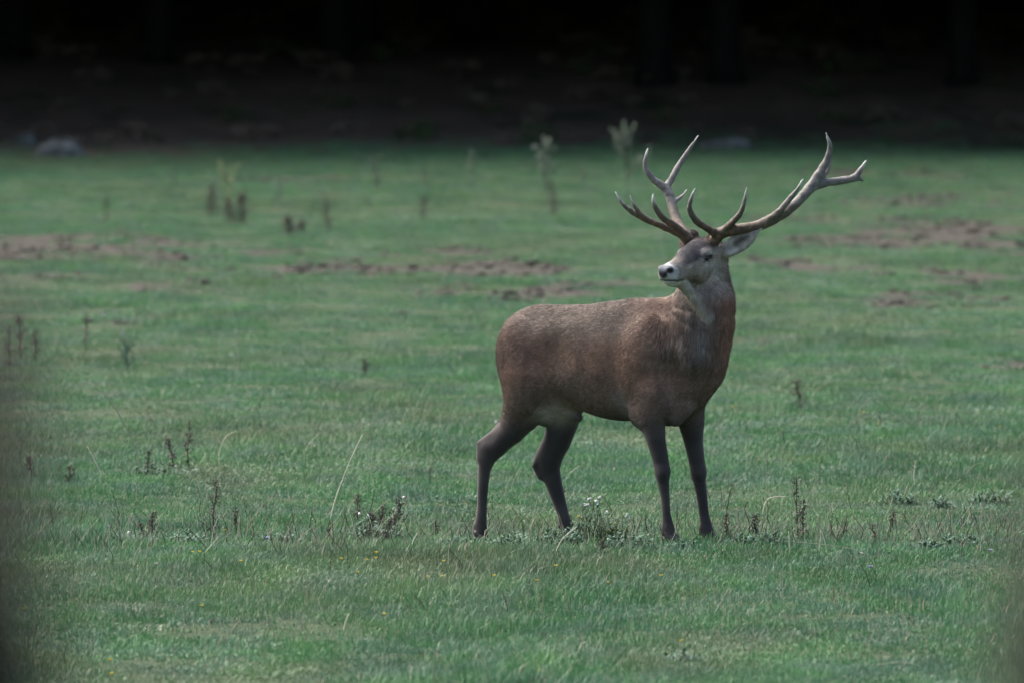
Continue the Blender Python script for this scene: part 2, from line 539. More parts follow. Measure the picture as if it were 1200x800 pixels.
gc = gm.mix(gm.math('MULTIPLY', gm.rng(g3, 0.48, 0.66), 0.35), gc, dry)
g4 = gm.noise(1.5, 4, gm.mapv(gp, (1, 0.4, 1), (4, 5, 0)), 0.65)
gc = gm.mix(1.0, gc, gm.ramp(g4, [(0.30, (0.66, 0.70, 0.72)), (0.5, (1.0, 1.0, 1.0)), (0.70, (1.38, 1.28, 1.15))]), 'MULTIPLY')
gc = gm.mix(straw, gc, strawc)
gm.color(gc)
gm.translucent(gc, 0.22)
GRASS = gm.m

def grass_patch(seed, n, size, hmin, hmax, wid, straw_frac, broad=0.0):
    rng = np.random.default_rng(seed)
    tuft = rng.uniform(-size / 2, size / 2, (max(n // 14, 1), 2))
    k = rng.integers(0, len(tuft), n)
    xy = np.where(rng.random((n, 1)) < 0.55, tuft[k] + rng.normal(0, size * 0.028, (n, 2)), rng.uniform(-size / 2, size / 2, (n, 2)))
    th = np.where(rng.random(n) < 0.5, 0.75, 1.0) * (0.6 + 0.8 * hash2(k, k * 3, seed))
    h = rng.uniform(hmin, hmax, n) * th
    a = rng.uniform(0, 6.28, n)
    lean = np.abs(rng.normal(0, 0.42, n)) + 0.08
    st = rng.random(n) < straw_frac
    br = rng.random(n) < broad
    w = wid * rng.uniform(0.7, 1.4, n) * np.where(br, 4.0, 1.0)
    h = np.where(br, h * 0.55, h)
    lean = np.where(br, lean + 0.5, lean)
    d = np.stack([np.cos(a), np.sin(a), 0 * a], 1)
    s = np.stack([-np.sin(a), np.cos(a), 0 * a], 1)
    b = np.c_[xy, np.full(n, -0.012)]
    m = b + d * (h * lean * 0.35)[:, None] + np.c_[np.zeros((n, 2)), h * 0.6]
    t = b + d * (h * lean * 1.0)[:, None] + np.c_[np.zeros((n, 2)), h * (1.0 - 0.25 * lean)]
    V = np.stack([b - s * w[:, None] / 2, b + s * w[:, None] / 2, m + s * w[:, None] * .42, m - s * w[:, None] * .42, t], 1).reshape(-1, 3)
    i = np.arange(n) * 5
    F = [(int(q), int(q) + 1, int(q) + 2, int(q) + 3) for q in i] + [(int(q) + 3, int(q) + 2, int(q) + 4) for q in i]
    r = rng.random(n)
    col = np.stack([np.repeat(r, 5), np.tile([0, 0, .6, .6, 1.0], n), np.repeat(st.astype(float), 5)], 1)
    me = mesh_from("grass_patch", V, F)
    set_attr(me, "blade", col)
    me.materials.append(GRASS)
    return source("grass_patch", me)

PATCH = [grass_patch(100 + k, 620, 0.5, 0.018, 0.046, 0.0032, 0.03) for k in range(5)]
PATCH += [grass_patch(110 + k, 620, 0.5, 0.015, 0.040, 0.0032, 0.09, 0.10) for k in range(3)]
PATCH += [grass_patch(120 + k, 330, 0.5, 0.015, 0.036, 0.0034, 0.62) for k in range(2)]
PATCH += [grass_patch(130 + k, 460, 0.45, 0.030, 0.075, 0.0034, 0.05) for k in range(2)]
PATCH += [grass_patch(140 + k, 480, 0.5, 0.020, 0.050, 0.0038, 0.03, 0.5) for k in range(2)]
PATCH += [grass_patch(150 + k, 9, 0.5, 0.09, 0.20, 0.0030, 0.6) for k in range(3)]
rng = np.random.default_rng(77)
gpts = []
for y0, y1, dens, mx in ((29, 50, 25, 2.0), (50, 80, 13, 2.0), (80, WOOD + 12, 9, 2.5)):
    half0, half1 = 600 / FPX * y0 + mx, 600 / FPX * y1 + mx
    n = int(dens * (half0 + half1) * (y1 - y0))
    y = rng.uniform(y0, y1, n); x = rng.uniform(-1, 1, n) * (600 / FPX * y + mx)
    gpts.append(np.c_[x, y])
gpts = np.concatenate(gpts)
x, y = gpts.T
sm_ = soil_mask(x, y)
keep = rng.random(len(x)) > sm_ * 1.12
keep &= rng.random(len(x)) > sstep(-5, 6, y - wood_y(x) + 8 * (fbm(x * 0.3, y * 0.3, 83) - 0.5))
x, y, sm_ = x[keep], y[keep], sm_[keep]
tall = fbm(x * 0.8 + 11, y * 0.45, 61); weedy = fbm(x * 0.55 + 2, y * 0.4 + 5, 67); dryn = fbm(x * 0.6 + 9, y * 0.35 + 1, 69)
r = rng.random(len(x))
idx = rng.integers(0, 5, len(x))
idx = np.where(r < sstep(0.42, 0.65, dryn + 0.10 * sstep(41, 35, y)) * 0.75, rng.integers(5, 8, len(x)), idx)
idx = np.where(r > 1 - sstep(0.56, 0.70, tall) * 0.7, rng.integers(10, 12, len(x)), idx)
idx = np.where((r > 0.35) & (r < 0.35 + sstep(0.52, 0.68, weedy) * 0.45), rng.integers(12, 14, len(x)), idx)
idx = np.where(rng.random(len(x)) < sm_ * 0.5, rng.integers(8, 10, len(x)), idx)
idx = np.where(rng.random(len(x)) < 0.035 + 0.10 * sstep(0.5, 0.66, fbm(x * 0.5, y * 0.4 + 8, 97)), rng.integers(14, 17, len(x)), idx)
sc_ = rng.uniform(0.85, 1.15, len(x))
hz = sc_ * (0.45 + 1.15 * fbm(x * 1.3, y * 0.8, 63))
n = len(x)
ga = rng.uniform(0, 6.28, n)
dzx = (ground_h(x + .12, y) - ground_h(x - .12, y)) / .24; dzy = (ground_h(x, y + .12) - ground_h(x, y - .12)) / .24
lx = np.cos(ga) * dzx + np.sin(ga) * dzy; ly = -np.sin(ga) * dzx + np.cos(ga) * dzy
scatter("grass", np.c_[x, y, ground_h(x, y)], np.c_[np.arctan(ly), -np.arctan(lx), ga], np.c_[sc_, sc_, hz], idx, PATCH,
        "short grazed green grass covering the meadow")
print("GRASS instances", n)

# clods on the rooted-up strips
ct = NT("earth_clods", 0.95, 0.1)
cn = ct.noise(24, 4, ct.obj())
ct.color(ct.ramp(cn, [(0.3, (0.024, 0.023, 0.019)), (0.6, (0.052, 0.049, 0.041)), (0.85, (0.095, 0.088, 0.075))]))
ct.bump(cn, 0.8, 0.02)
CLOD = []
for k in range(4):
    bm = bmesh.new(); bmesh.ops.create_icosphere(bm, subdivisions=2, radius=1)
    for v in bm.verts:
        q = np.array(v.co)[None, :]
        s = 0.6 + 0.9 * float(vnoise3(q + k * 7, 1.4, k)[0])
        v.co = Vector((v.co.x * s * 0.10, v.co.y * s * 0.10, max(v.co.z * s * 0.055, -0.02)))
    m_ = bpy.data.meshes.new("clod"); bm.to_mesh(m_); bm.free(); m_.materials.append(ct.m)
    CLOD.append(source("clod", m_))
rng = np.random.default_rng(78)
x = rng.uniform(-9, 9, 60000); y = rng.uniform(52, 118, 60000)
kp = rng.random(60000) < soil_mask(x, y) * 0.6 * (fbm(x * 1.5, y * 1.0, 91) > 0.45)
x, y = x[kp], y[kp]; n = len(x)
s_ = rng.uniform(0.2, 0.75, n) ** 1.2
scatter("earth_clods", np.c_[x, y, ground_h(x, y)], rng.uniform(-0.4, 0.4, (n, 3)) + np.c_[np.zeros((n, 2)), rng.uniform(0, 6.28, n)], np.c_[s_, s_, s_ * rng.uniform(.5, 1.1, n)],
        rng.integers(0, 4, n), CLOD, "crumbly brown clods of rooted-up earth in the meadow")
print("CLODS", n)
# ------------------------------------------------------------------ the stag: signed distance field -> one continuous body
class Field:
    def __init__(self, lo, hi, h):
        self.lo = np.asarray(lo, float); self.h = h
        self.n = np.ceil((np.asarray(hi) - self.lo) / h).astype(int) + 1
        self.f = np.full(self.n, 1.0, np.float32)
    def box(self, lo, hi):
        i0 = np.clip(np.floor((np.asarray(lo) - self.lo) / self.h).astype(int), 0, self.n - 1)
        i1 = np.clip(np.ceil((np.asarray(hi) - self.lo) / self.h).astype(int) + 1, 1, self.n)
        ax = [(self.lo[k] + np.arange(i0[k], i1[k]) * self.h).astype(np.float32) for k in range(3)]
        sl = tuple(slice(i0[k], i1[k]) for k in range(3))
        return sl, np.stack(np.meshgrid(*ax, indexing='ij'), -1)
    def union(self, sl, d, k):
        a = self.f[sl]
        if k > 0:
            h = np.maximum(k - np.abs(a - d), 0) / k
            self.f[sl] = np.minimum(a, d) - h * h * k * 0.25
        else:
            self.f[sl] = np.minimum(a, d)
    def carve(self, sl, d, k):
        a = self.f[sl]
        h = np.maximum(k - np.abs(a + d), 0) / k
        self.f[sl] = np.maximum(a, -d) + h * h * k * 0.25
    def chain(self, pts, rad, k=0.03, flat=None, s=1.0, carve=False):
        pts = [np.asarray(p, np.float32) for p in pts]
        R = max(rad) + max(k, 0.02) + 2 * self.h
        sl, P = self.box(np.min(pts, 0) - R, np.max(pts, 0) + R)
        d = None
        for i in range(len(pts) - 1):
            a, b = pts[i], pts[i + 1]
            ab = b - a
            q = P - a
            t = np.clip((q @ ab) / max(float(ab @ ab), 1e-9), 0, 1)
            v = q - t[..., None] * ab
            if flat is not None:
                fl = np.asarray(flat, np.float32); fl = fl / np.linalg.norm(fl)
                v = v + (s - 1.0) * (v @ fl)[..., None] * fl
            e = np.sqrt((v * v).sum(-1)) - (rad[i] + (rad[i + 1] - rad[i]) * t)
            d = e if d is None else np.minimum(d, e)
        (self.carve if carve else self.union)(sl, d, k)
    def ell(self, c, r, axes=None, k=0.03, carve=False):
        c = np.asarray(c, np.float32); r = np.asarray(r, np.float32)
        A = np.eye(3, dtype=np.float32) if axes is None else np.asarray(axes, np.float32)
        ext = np.sqrt(((A * r[:, None]) ** 2).sum(0)) + max(k, 0.02) + 2 * self.h
        sl, P = self.box(c - ext, c + ext)
        q = (P - c) @ A.T
        k0 = np.sqrt(((q / r) ** 2).sum(-1))
        k1 = np.sqrt(((q / (r * r)) ** 2).sum(-1)) + 1e-6
        d = np.where(k0 < 1e-3, -r.min(), k0 * (k0 - 1) / k1)
        (self.carve if carve else self.union)(sl, d, k)
    def surface(self):
        """surface nets"""
        f = self.f; s = f < 0
        m = np.zeros(self.n - 1, np.int8)
        for dx in (0, 1):
            for dy in (0, 1):
                for dz in (0, 1):
                    m += s[dx:self.n[0] - 1 + dx, dy:self.n[1] - 1 + dy, dz:self.n[2] - 1 + dz]
        cells = np.argwhere((m > 0) & (m < 8))
        idx = np.full(self.n - 1, -1, np.int32)
        idx[tuple(cells.T)] = np.arange(len(cells))
        acc = np.zeros((len(cells), 3)); cnt = np.zeros(len(cells))
        for ax in range(3):
            o1, o2 = [k for k in range(3) if k != ax]
            for u in (0, 1):
                for v in (0, 1):
                    a = cells.copy(); a[:, o1] += u; a[:, o2] += v
                    b = a.copy(); b[:, ax] += 1
                    fa = f[tuple(a.T)]; fb = f[tuple(b.T)]
                    x = (fa < 0) != (fb < 0)
                    t = np.where(x, fa / (fa - fb + 1e-12), 0)
                    p = a.astype(float); p[:, ax] += t
                    acc += p * x[:, None]; cnt += x
        verts = self.lo + acc / cnt[:, None] * self.h
        faces = []
        for ax in range(3):
            o1, o2 = (ax + 1) % 3, (ax + 2) % 3
            sa = [slice(None)] * 3; sb = [slice(None)] * 3
            sa[ax] = slice(0, -1); sb[ax] = slice(1, None)
            x = s[tuple(sa)] != s[tuple(sb)]
            e = np.argwhere(x)
            e = e[(e[:, o1] > 0) & (e[:, o2] > 0) & (e[:, o1] < self.n[o1] - 1) & (e[:, o2] < self.n[o2] - 1)]
            inside = s[tuple(e.T)]
            q = []
            for u, v in ((1, 1), (0, 1), (0, 0), (1, 0)):
                c = e.copy(); c[:, o1] -= u; c[:, o2] -= v
                q.append(idx[tuple(c.T)])
            q = np.stack(q, 1)
            q[~inside] = q[~inside][:, ::-1]
            faces.append(q)
        return verts, np.concatenate(faces)

TH = math.radians(30)
BX = W(690, 600, 0)[0]
def B(a, l, z):
    """body frame: a forward, l to the animal's left, z above the meadow"""
    return np.array([BX + a * math.cos(TH) + l * math.sin(TH), STAG_Y - a * math.sin(TH) + l * math.cos(TH), z])
BA = np.array([[math.cos(TH), -math.sin(TH), 0], [math.sin(TH), math.cos(TH), 0], [0, 0, 1]])   # rows: a, l, z axes
def pitched(deg):
    """body axes pitched about the lateral axis (front end up for positive)"""
    c, s_ = math.cos(math.radians(deg)), math.sin(math.radians(deg))
    return np.array([BA[0] * c + BA[2] * s_, BA[1], -BA[0] * s_ + BA[2] * c])

# head frame
PH, PT = math.radians(56), math.radians(4)
HN = np.array([-math.cos(PH) * math.cos(PT), -math.sin(PH) * math.cos(PT), -math.sin(PT)])       # to the nose
HS = np.array([math.sin(PH), -math.cos(PH), 0.0])                                                # to the animal's left
HU = np.cross(HN, HS) * -1.0
if HU[2] < 0: HU = -HU
HA = np.array([HN, HS, HU])
HO = W(822, 280, -0.36)                                                                          # crown between the antlers
def pitch_head(deg):
    c, s_ = math.cos(math.radians(deg)), math.sin(math.radians(deg))
    return np.array([HN * c + HU * s_, HS, -HN * s_ + HU * c])
def Hd(n, s, u): return HO + n * HN + s * HS + u * HU

def build_body():
    F = Field((BX - 0.66, STAG_Y - 0.78, -0.03), (BX + 0.95, STAG_Y + 0.46, 1.68), 0.0058)
    # trunk
    F.ell(B(0.20, 0, 0.925), (0.46, 0.212, 0.295), pitched(-3), 0.0)
    F.ell(B(-0.12, 0, 0.955), (0.38, 0.195, 0.245), BA, 0.05)
    F.ell(B(-0.31, 0, 0.99), (0.195, 0.172, 0.205), BA, 0.05)
    F.ell(B(-0.40, 0, 0.94), (0.098, 0.125, 0.17), BA, 0.04)
    F.chain([B(0.12, 0, 1.14), B(0.27, 0, 1.18), B(0.40, 0, 1.187), B(0.52, 0, 1.13)], [0.05, 0.065, 0.068, 0.08], 0.10)
    F.chain([B(-0.41, 0, 1.075), B(-0.28, 0, 1.135), B(-0.05, 0, 1.14), B(0.12, 0, 1.14)], [0.055, 0.05, 0.05, 0.05], 0.08)
    F.ell(B(0.53, 0.0, 0.875), (0.195, 0.178, 0.205), pitched(14), 0.06)
    F.ell(B(0.41, 0.0, 0.755), (0.175, 0.15, 0.125), pitched(8), 0.05)
    # shoulders
    for sd in (-1, 1):
        F.ell(B(0.40, sd * 0.145, 0.95), (0.115, 0.082, 0.23), pitched(-16), 0.035)
        F.ell(B(0.47, sd * 0.150, 0.79), (0.105, 0.075, 0.13), pitched(24), 0.03)
        F.ell(B(0.40, sd * 0.135, 0.70), (0.085, 0.065, 0.10), pitched(-10), 0.03)
        # haunch
        F.ell(B(-0.315, sd * 0.125, 0.915), (0.150, 0.085, 0.225), pitched(16), 0.035)
    # neck: from the shoulders up to the poll
    n0 = B(0.42, 0, 1.00); n1 = B(0.56, 0, 1.03)
    F.chain([n0, W(806, 408, -0.29), W(822, 374, -0.325), W(827, 345, -0.335), W(826.5, 318, -0.335), W(829, 300, -0.325)],
            [0.21, 0.18, 0.15, 0.124, 0.098, 0.084], 0.06)
    F.chain([W(824, 432, -0.34), W(832, 395, -0.37), W(836, 358, -0.385)], [0.112, 0.105, 0.094], 0.06)
    F.chain([W(788, 376, -0.19), W(808, 357, -0.25), W(823, 328, -0.30)], [0.10, 0.088, 0.078], 0.07)
    F.chain([W(815, 420, -0.43), W(824, 385, -0.42), W(832, 355, -0.40)], [0.065, 0.06, 0.05], 0.06)
    F.chain([W(801, 335, -0.525), W(815, 349, -0.49), W(829, 366, -0.475)], [0.026, 0.026, 0.020], 0.03)     # fold of the throat
    # near fore leg
    dr = -0.36
    F.chain([W(766, 462, -0.33), W(764, 492, dr), W(769, 516, dr), W(774.5, 540, dr), W(776.5, 552, dr), W(777, 563, dr),
             W(779.5, 581, dr), W(781, 602, dr), W(783, 616, dr), W(785.5, 627, dr - .01)],
            [0.085, 0.066, 0.049, 0.041, 0.040, 0.031, 0.0235, 0.0215, 0.030, 0.033], 0.05)
    F.ell(W(776.5, 553, dr - 0.012), (0.034, 0.036, 0.045), None, 0.02)
    # far fore leg
    dl = -0.20
    F.chain([W(806, 462, -0.20), W(810, 494, dl), W(812.5, 516, dl), W(816, 537, dl), W(818.5, 552, dl), W(819.5, 563, dl),
             W(822.5, 581, dl), W(825, 602, dl), W(827.5, 616, dl), W(830.5, 627, dl - .01)],
            [0.085, 0.068, 0.05, 0.0425, 0.041, 0.033, 0.028, 0.026, 0.032, 0.036], 0.05)
    F.ell(W(818.5, 553, dl - 0.012), (0.036, 0.036, 0.045), None, 0.02)
    # near hind leg (animal's right)
    F.chain([W(623, 440, 0.07), W(618, 465, 0.09), W(611, 485, 0.13), W(599, 504, 0.16), W(582, 522, 0.185)], [0.13, 0.122, 0.10, 0.074, 0.052], 0.05)
    F.chain([W(583, 522, 0.185), W(572, 535, 0.195), W(567.5, 549, 0.20), W(566, 567, 0.20), W(564.8, 593, 0.20), W(563.5, 612, 0.20), W(563.5, 624, 0.195)],
            [0.052, 0.045, 0.034, 0.029, 0.026, 0.031, 0.036], 0.02)
    F.chain([W(597, 498, 0.165), W(578, 510, 0.185), W(562.5, 519.5, 0.20), W(563.5, 536, 0.20)], [0.036, 0.026, 0.018, 0.022], 0.030)
    F.ell(W(572, 524, 0.185), (0.038, 0.036, 0.034), None, 0.03)
    # far hind leg (animal's left)
    F.chain([W(664, 462, 0.10), W(660, 492, 0.14), W(653, 517, 0.17), W(644, 537, 0.19)], [0.11, 0.082, 0.070, 0.060], 0.05)
    F.chain([W(644, 537, 0.19), W(644, 549, 0.195), W(648, 563, 0.195), W(653, 580, 0.19), W(660, 602, 0.18), W(664, 614, 0.175), W(667, 625, 0.165)],
            [0.060, 0.054, 0.045, 0.038, 0.030, 0.031, 0.034], 0.02)
    F.chain([W(646, 514, 0.18), W(635, 532, 0.195), W(627.5, 545, 0.20), W(634, 556, 0.20)], [0.032, 0.028, 0.019, 0.024], 0.030)
    for jx, jy, dd_ in ((771, 556, dr + 0.02), (812.5, 557, dl + 0.02)):
        F.ell(W(jx, jy, dd_), (0.016, 0.018, 0.026), None, 0.014)
    for fx, fy, dd_, w_ in ((781, 618, dr, .026), (825, 618, dl, .028), (560, 616, .205, .027), (660, 610, .19, .027)):
        F.ell(W(fx, fy, dd_), (w_, .028, .024), None, 0.014)
        F.ell(W(fx - 4, fy + 6, dd_), (.012, .018, .013), None, 0.008)
    # stifle fold, sheath, tail, elbow creases
    F.chain([W(651, 452, 0.03), W(650, 474, 0.05), W(640, 489, 0.09)], [0.045, 0.05, 0.045], 0.04)
    F.chain([W(664, 482, 0.05), W(678, 489, 0.03)], [0.024, 0.02], 0.03)
    F.chain([B(-0.475, 0, 1.04), B(-0.505, 0, 0.98), B(-0.505, 0, 0.92)], [0.03, 0.028, 0.014], 0.02)
    F.chain([W(800, 478, -0.37), W(792, 490, -0.38)], [0.05, 0.04], 0.04)
    # flank hollow, crease behind the shoulder, elbow, groin
    F.ell(B(-0.10, -0.26, 0.98), (0.13, 0.09, 0.16), BA, 0.06, carve=True)
    F.chain([B(0.255, -0.262, 1.04), B(0.275, -0.262, 0.85), B(0.315, -0.245, 0.72)], [0.035, 0.045, 0.05], 0.05, carve=True)
    F.chain([B(-0.155, -0.215, 0.80), B(-0.185, -0.20, 0.72), B(-0.20, -0.15, 0.665)], [0.018, 0.026, 0.03], 0.035, carve=True)
    F.ell(B(0.60, -0.205, 0.86), (0.06, 0.05, 0.13), BA, 0.05, carve=True)
    # head -----------------------------------------------------------
    F.chain([Hd(-0.045, 0, -0.10), Hd(0.02, 0, -0.088), Hd(0.10, 0, -0.102), Hd(0.15, 0, -0.118)], [0.088, 0.085, 0.074, 0.064], 0.03)      # skull
    F.chain([Hd(0.08, 0, -0.075), Hd(0.17, 0, -0.105), Hd(0.26, 0, -0.128), Hd(0.335, 0, -0.140)], [0.050, 0.048, 0.044, 0.040], 0.03)        # nasal ridge
    F.chain([Hd(0.12, 0, -0.155), Hd(0.22, 0, -0.157), Hd(0.31, 0, -0.155)], [0.060, 0.047, 0.042], 0.03)
    F.chain([Hd(-0.01, 0, -0.045), Hd(0.035, 0, -0.050)], [0.056, 0.050], 0.03, flat=HU, s=1.3)
    for sd in (-1, 1):
        F.ell(Hd(0.070, sd * 0.068, -0.062), (0.042, 0.022, 0.018), pitch_head(-14), 0.020)        # brow
        F.ell(Hd(0.075, sd * 0.052, -0.150), (0.090, 0.034, 0.062), pitch_head(-10), 0.03)         # cheek
        F.ell(Hd(0.150, sd * 0.040, -0.120), (0.080, 0.022, 0.016), pitch_head(-14), 0.02)         # cheekbone
        F.ell(Hd(0.345, sd * 0.025, -0.128), (0.026, 0.021, 0.026), HA, 0.015)                     # nose wing
        F.ell(Hd(0.295, sd * 0.027, -0.168), (0.055, 0.022, 0.022), HA, 0.015)                     # upper lip
        F.chain([Hd(0.0, sd * 0.05, -0.035), Hd(-0.015, sd * 0.066, 0.015)], [0.032, 0.028], 0.02) # pedicle
    F.chain([Hd(-0.01, 0, -0.262), Hd(0.06, 0, -0.240), Hd(0.13, 0, -0.217), Hd(0.21, 0, -0.198), Hd(0.29, 0, -0.188), Hd(0.322, 0, -0.186)], [0.034, 0.034, 0.032, 0.028, 0.026, 0.019], 0.02)  # jaw
    F.chain([Hd(-0.05, 0, -0.18), Hd(-0.075, 0, -0.27)], [0.085, 0.09], 0.05)                        # throat
    for sd in (-1, 1):
        F.ell(Hd(0.075, sd * 0.088, -0.086), (0.021, 0.012, 0.012), pitch_head(-12), 0.012, carve=True)   # eye socket
        F.ell(Hd(0.356, sd * 0.038, -0.128), (0.017, 0.013, 0.010), HA, 0.008, carve=True)         # nostril
        F.chain([Hd(0.365, sd * 0.004, -0.175), Hd(0.315, sd * 0.044, -0.180), Hd(0.25, sd * 0.05, -0.184)], [0.006, 0.005, 0.003], 0.006, carve=True)  # mouth
    # ears
    e0, e1 = W(849, 295, -0.385), W(890, 269.5, -0.50)
    ax = (e1 - e0) / np.linalg.norm(e1 - e0)
    fn = np.array([-0.25, -0.93, 0.1]); fn -= ax * (fn @ ax); fn /= np.linalg.norm(fn)
    sn = np.cross(ax, fn)
    F.chain([e0 - ax * 0.035, e0 + ax * 0.03], [0.028, 0.026], 0.02)
    F.ell(e0 + ax * 0.095, (0.118, 0.022, 0.049), np.array([ax, fn, sn]), 0.012)
    F.ell(e0 + ax * 0.105 + fn * 0.020, (0.094, 0.021, 0.036), np.array([ax, fn, sn]), 0.008, carve=True)
    F.chain([e0 + ax * 0.10, e0 + ax * 0.17, e1], [0.038, 0.026, 0.007], 0.012, flat=fn, s=2.6)
    g0, g1 = Hd(-0.05, -0.075, -0.075), Hd(-0.15, -0.20, -0.05)
    ax2 = (g1 - g0) / np.linalg.norm(g1 - g0)
    fn2 = HN - ax2 * (HN @ ax2); fn2 /= np.linalg.norm(fn2)
    sn2 = np.cross(ax2, fn2)
    F.ell(g0 + ax2 * 0.08, (0.10, 0.02, 0.042), np.array([ax2, fn2, sn2]), 0.012)
    v, f = F.surface()
    return v, f, (e0, e1, ax, fn, sn)

def relax(v, f, it=2, lam=0.5):
    e = np.concatenate([f[:, [0, 1]], f[:, [1, 2]], f[:, [2, 3]], f[:, [3, 0]]])
    e = np.concatenate([e, e[:, ::-1]])
    cnt = np.bincount(e[:, 0], minlength=len(v))[:, None]
    for _ in range(it):
        s_ = np.stack([np.bincount(e[:, 0], weights=v[e[:, 1], k], minlength=len(v)) for k in range(3)], 1)
        v = v + lam * (s_ / np.maximum(cnt, 1) - v)
    return v

def vnormals(v, f):
    n = np.cross(v[f[:, 2]] - v[f[:, 0]], v[f[:, 3]] - v[f[:, 1]])
    N = np.zeros_like(v)
    for k in range(4):
        for c in range(3):
            N[:, c] += np.bincount(f[:, k], weights=n[:, c], minlength=len(v))
    return N / (np.linalg.norm(N, axis=1)[:, None] + 1e-12)

def to_px(p):
    """where a point of the coat shows in the photograph; only used to lay out the coat pattern on the animal"""
    q = p - CAM
    c, s_ = math.cos(TILT), math.sin(TILT)
    depth = q[:, 1] * c - q[:, 2] * s_
    up = q[:, 1] * s_ + q[:, 2] * c
    return 600 + FPX * q[:, 0] / depth, 400 - FPX * up / depth

BODY_V, BODY_F, EAR = build_body()
BODY_V = relax(BODY_V, BODY_F, 2, 0.5)
BODY_N = vnormals(BODY_V, BODY_F)

def coat(v, nrm):
    """coat colour, hair length and hair direction at body points"""
    q = v - B(0, 0, 0)
    a = q @ BA[0]; l = q @ BA[1]; z = v[:, 2]
    h = v - HO
    hn, hs, hu = h @ HN, h @ HS, h @ HU
    n1 = vnoise3(v, 4.0, 3); n2 = vnoise3(v, 11.0, 8); n3 = vnoise3(v, 40.0, 21)
    def mixc(c, col, w):
        w = np.clip(w, 0, 1)[:, None]
        return c * (1 - w) + np.asarray(col) * w
    c = np.tile(np.array([0.124, 0.094, 0.073]), (len(v), 1))
    c = mixc(c, (0.148, 0.082, 0.058), sstep(0.40, 0.60, n1) * 0.75)                                # russet patches
    c = mixc(c, (0.155, 0.126, 0.108), sstep(0.98, 1.22, z) * 0.5)                                 # greyer back
    c = mixc(c, (0.070, 0.050, 0.043), sstep(0.52, 0.70, n2) * 0.35)
    # belly and legs
    legs = sstep(0.74, 0.54, z + 0.08 * (n1 - 0.5))
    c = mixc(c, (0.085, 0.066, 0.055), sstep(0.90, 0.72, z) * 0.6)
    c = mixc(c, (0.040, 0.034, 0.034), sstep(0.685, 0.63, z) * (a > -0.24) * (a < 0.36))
    c = mixc(c, (0.034, 0.029, 0.029), legs)
    c = mixc(c, (0.062, 0.053, 0.050), legs * sstep(0.48, 0.68, n2) * 0.7)
    # pale groin and flank crease
    g = np.exp(-(((a + 0.17) / 0.10) ** 2 + ((z - 0.655) / 0.055) ** 2)) * (l > -0.14)
    c = mixc(c, (0.27, 0.23, 0.19), g * 0.9)
    g = np.exp(-(((a - 0.285) / 0.05) ** 2 + ((z - 0.73) / 0.06) ** 2)) * (l < -0.08)
    c = mixc(c, (0.17, 0.15, 0.14), g * 0.8)
    # rump
    c = mixc(c, (0.060, 0.046, 0.042), np.exp(-(((a + 0.47) / 0.06) ** 2 + ((z - 0.93) / 0.13) ** 2)) * 0.8)
    c = mixc(c, (0.32, 0.26, 0.20), sstep(-0.48, -0.515, a) * sstep(0.75, 0.85, z) * 0.8)
    # neck
    px, py = to_px(v)
    neck = sstep(0.42, 0.55, a) * sstep(0.86, 1.02, z)
    c = mixc(c, (0.110, 0.080, 0.064), neck * 0.8)
    c = mixc(c, (0.185, 0.098, 0.066), neck * sstep(834, 854, px) * sstep(308, 350, py) * 0.95)
    c = mixc(c, (0.21, 0.175, 0.145), neck * sstep(0.4, 0.65, vnoise(px * 0.12, py * 0.03, 5)) * sstep(845, 815, px) * 0.7)
    c = mixc(c, (0.060, 0.052, 0.048), neck * np.exp(-((px - 814) / 12) ** 2) * sstep(340, 365, py) * 0.75)
    c = mixc(c, (0.19, 0.175, 0.165), neck * np.exp(-(((px - 822) / 7) ** 2 + ((py - 398) / 18) ** 2)) * 0.6)
    c = mixc(c, (0.055, 0.046, 0.042), np.exp(-(((px - 812) / 20) ** 2 + ((py - 440) / 14) ** 2)) * (a > 0.4) * 0.6)
    c = mixc(c, (0.150, 0.092, 0.068), sstep(0.22, 0.44, a) * sstep(0.64, 0.46, a) * sstep(0.85, 1.0, z) * (l < 0.1) * 0.6)
    # head
    near_head = np.linalg.norm(v - Hd(0.13, 0, -0.11), axis=1) < 0.33
    head = sstep(-0.12, -0.04, hn) * sstep(-0.30, -0.235, hu) * near_head
    top = hu + 0.27 * np.maximum(hn - 0.02, 0)                                                      # height over the sloping face
    c = mixc(c, (0.30, 0.255, 0.215), head)
    c = mixc(c, (0.135, 0.105, 0.085), head * sstep(0.02, -0.06, hn) * sstep(-0.14, -0.18, hu))
    c = mixc(c, (0.070, 0.064, 0.068), head * sstep(-0.066, -0.048, top - 0.02 * sstep(0.1, 0.05, hn)) * sstep(0.285, 0.20, hn) * (0.55 + 0.7 * n3))
    c = mixc(c, (0.055, 0.036, 0.030), head * sstep(0.055, 0.03, hn) * sstep(-0.035, -0.015, hu) * sstep(0.07, 0.05, np.abs(hs)) * (0.5 + n3))
    c = mixc(c, (0.105, 0.072, 0.052), head * np.exp(-(((hn - 0.185) / 0.07) ** 2 + ((hu + 0.19) / 0.03) ** 2)) * 0.8)
    for sd in (-1, 1):
        c = mixc(c, (0.55, 0.50, 0.45), near_head * np.exp(-(((hn - 0.066) / 0.040) ** 2 + ((hu + 0.060) / 0.015) ** 2)) * (hs * sd > 0.05) * 0.95)
        c = mixc(c, (0.48, 0.43, 0.38), near_head * np.exp(-(((hn - 0.09) / 0.05) ** 2 + ((hu + 0.122) / 0.020) ** 2)) * (hs * sd > 0.045) * 0.85)
        c = mixc(c, (0.03, 0.024, 0.022), near_head * np.exp(-(((hn - 0.118) / 0.015) ** 2 + ((hu + 0.103 + 0.5 * (hn - 0.118)) / 0.006) ** 2)) * (hs * sd > 0.035) * 0.9)
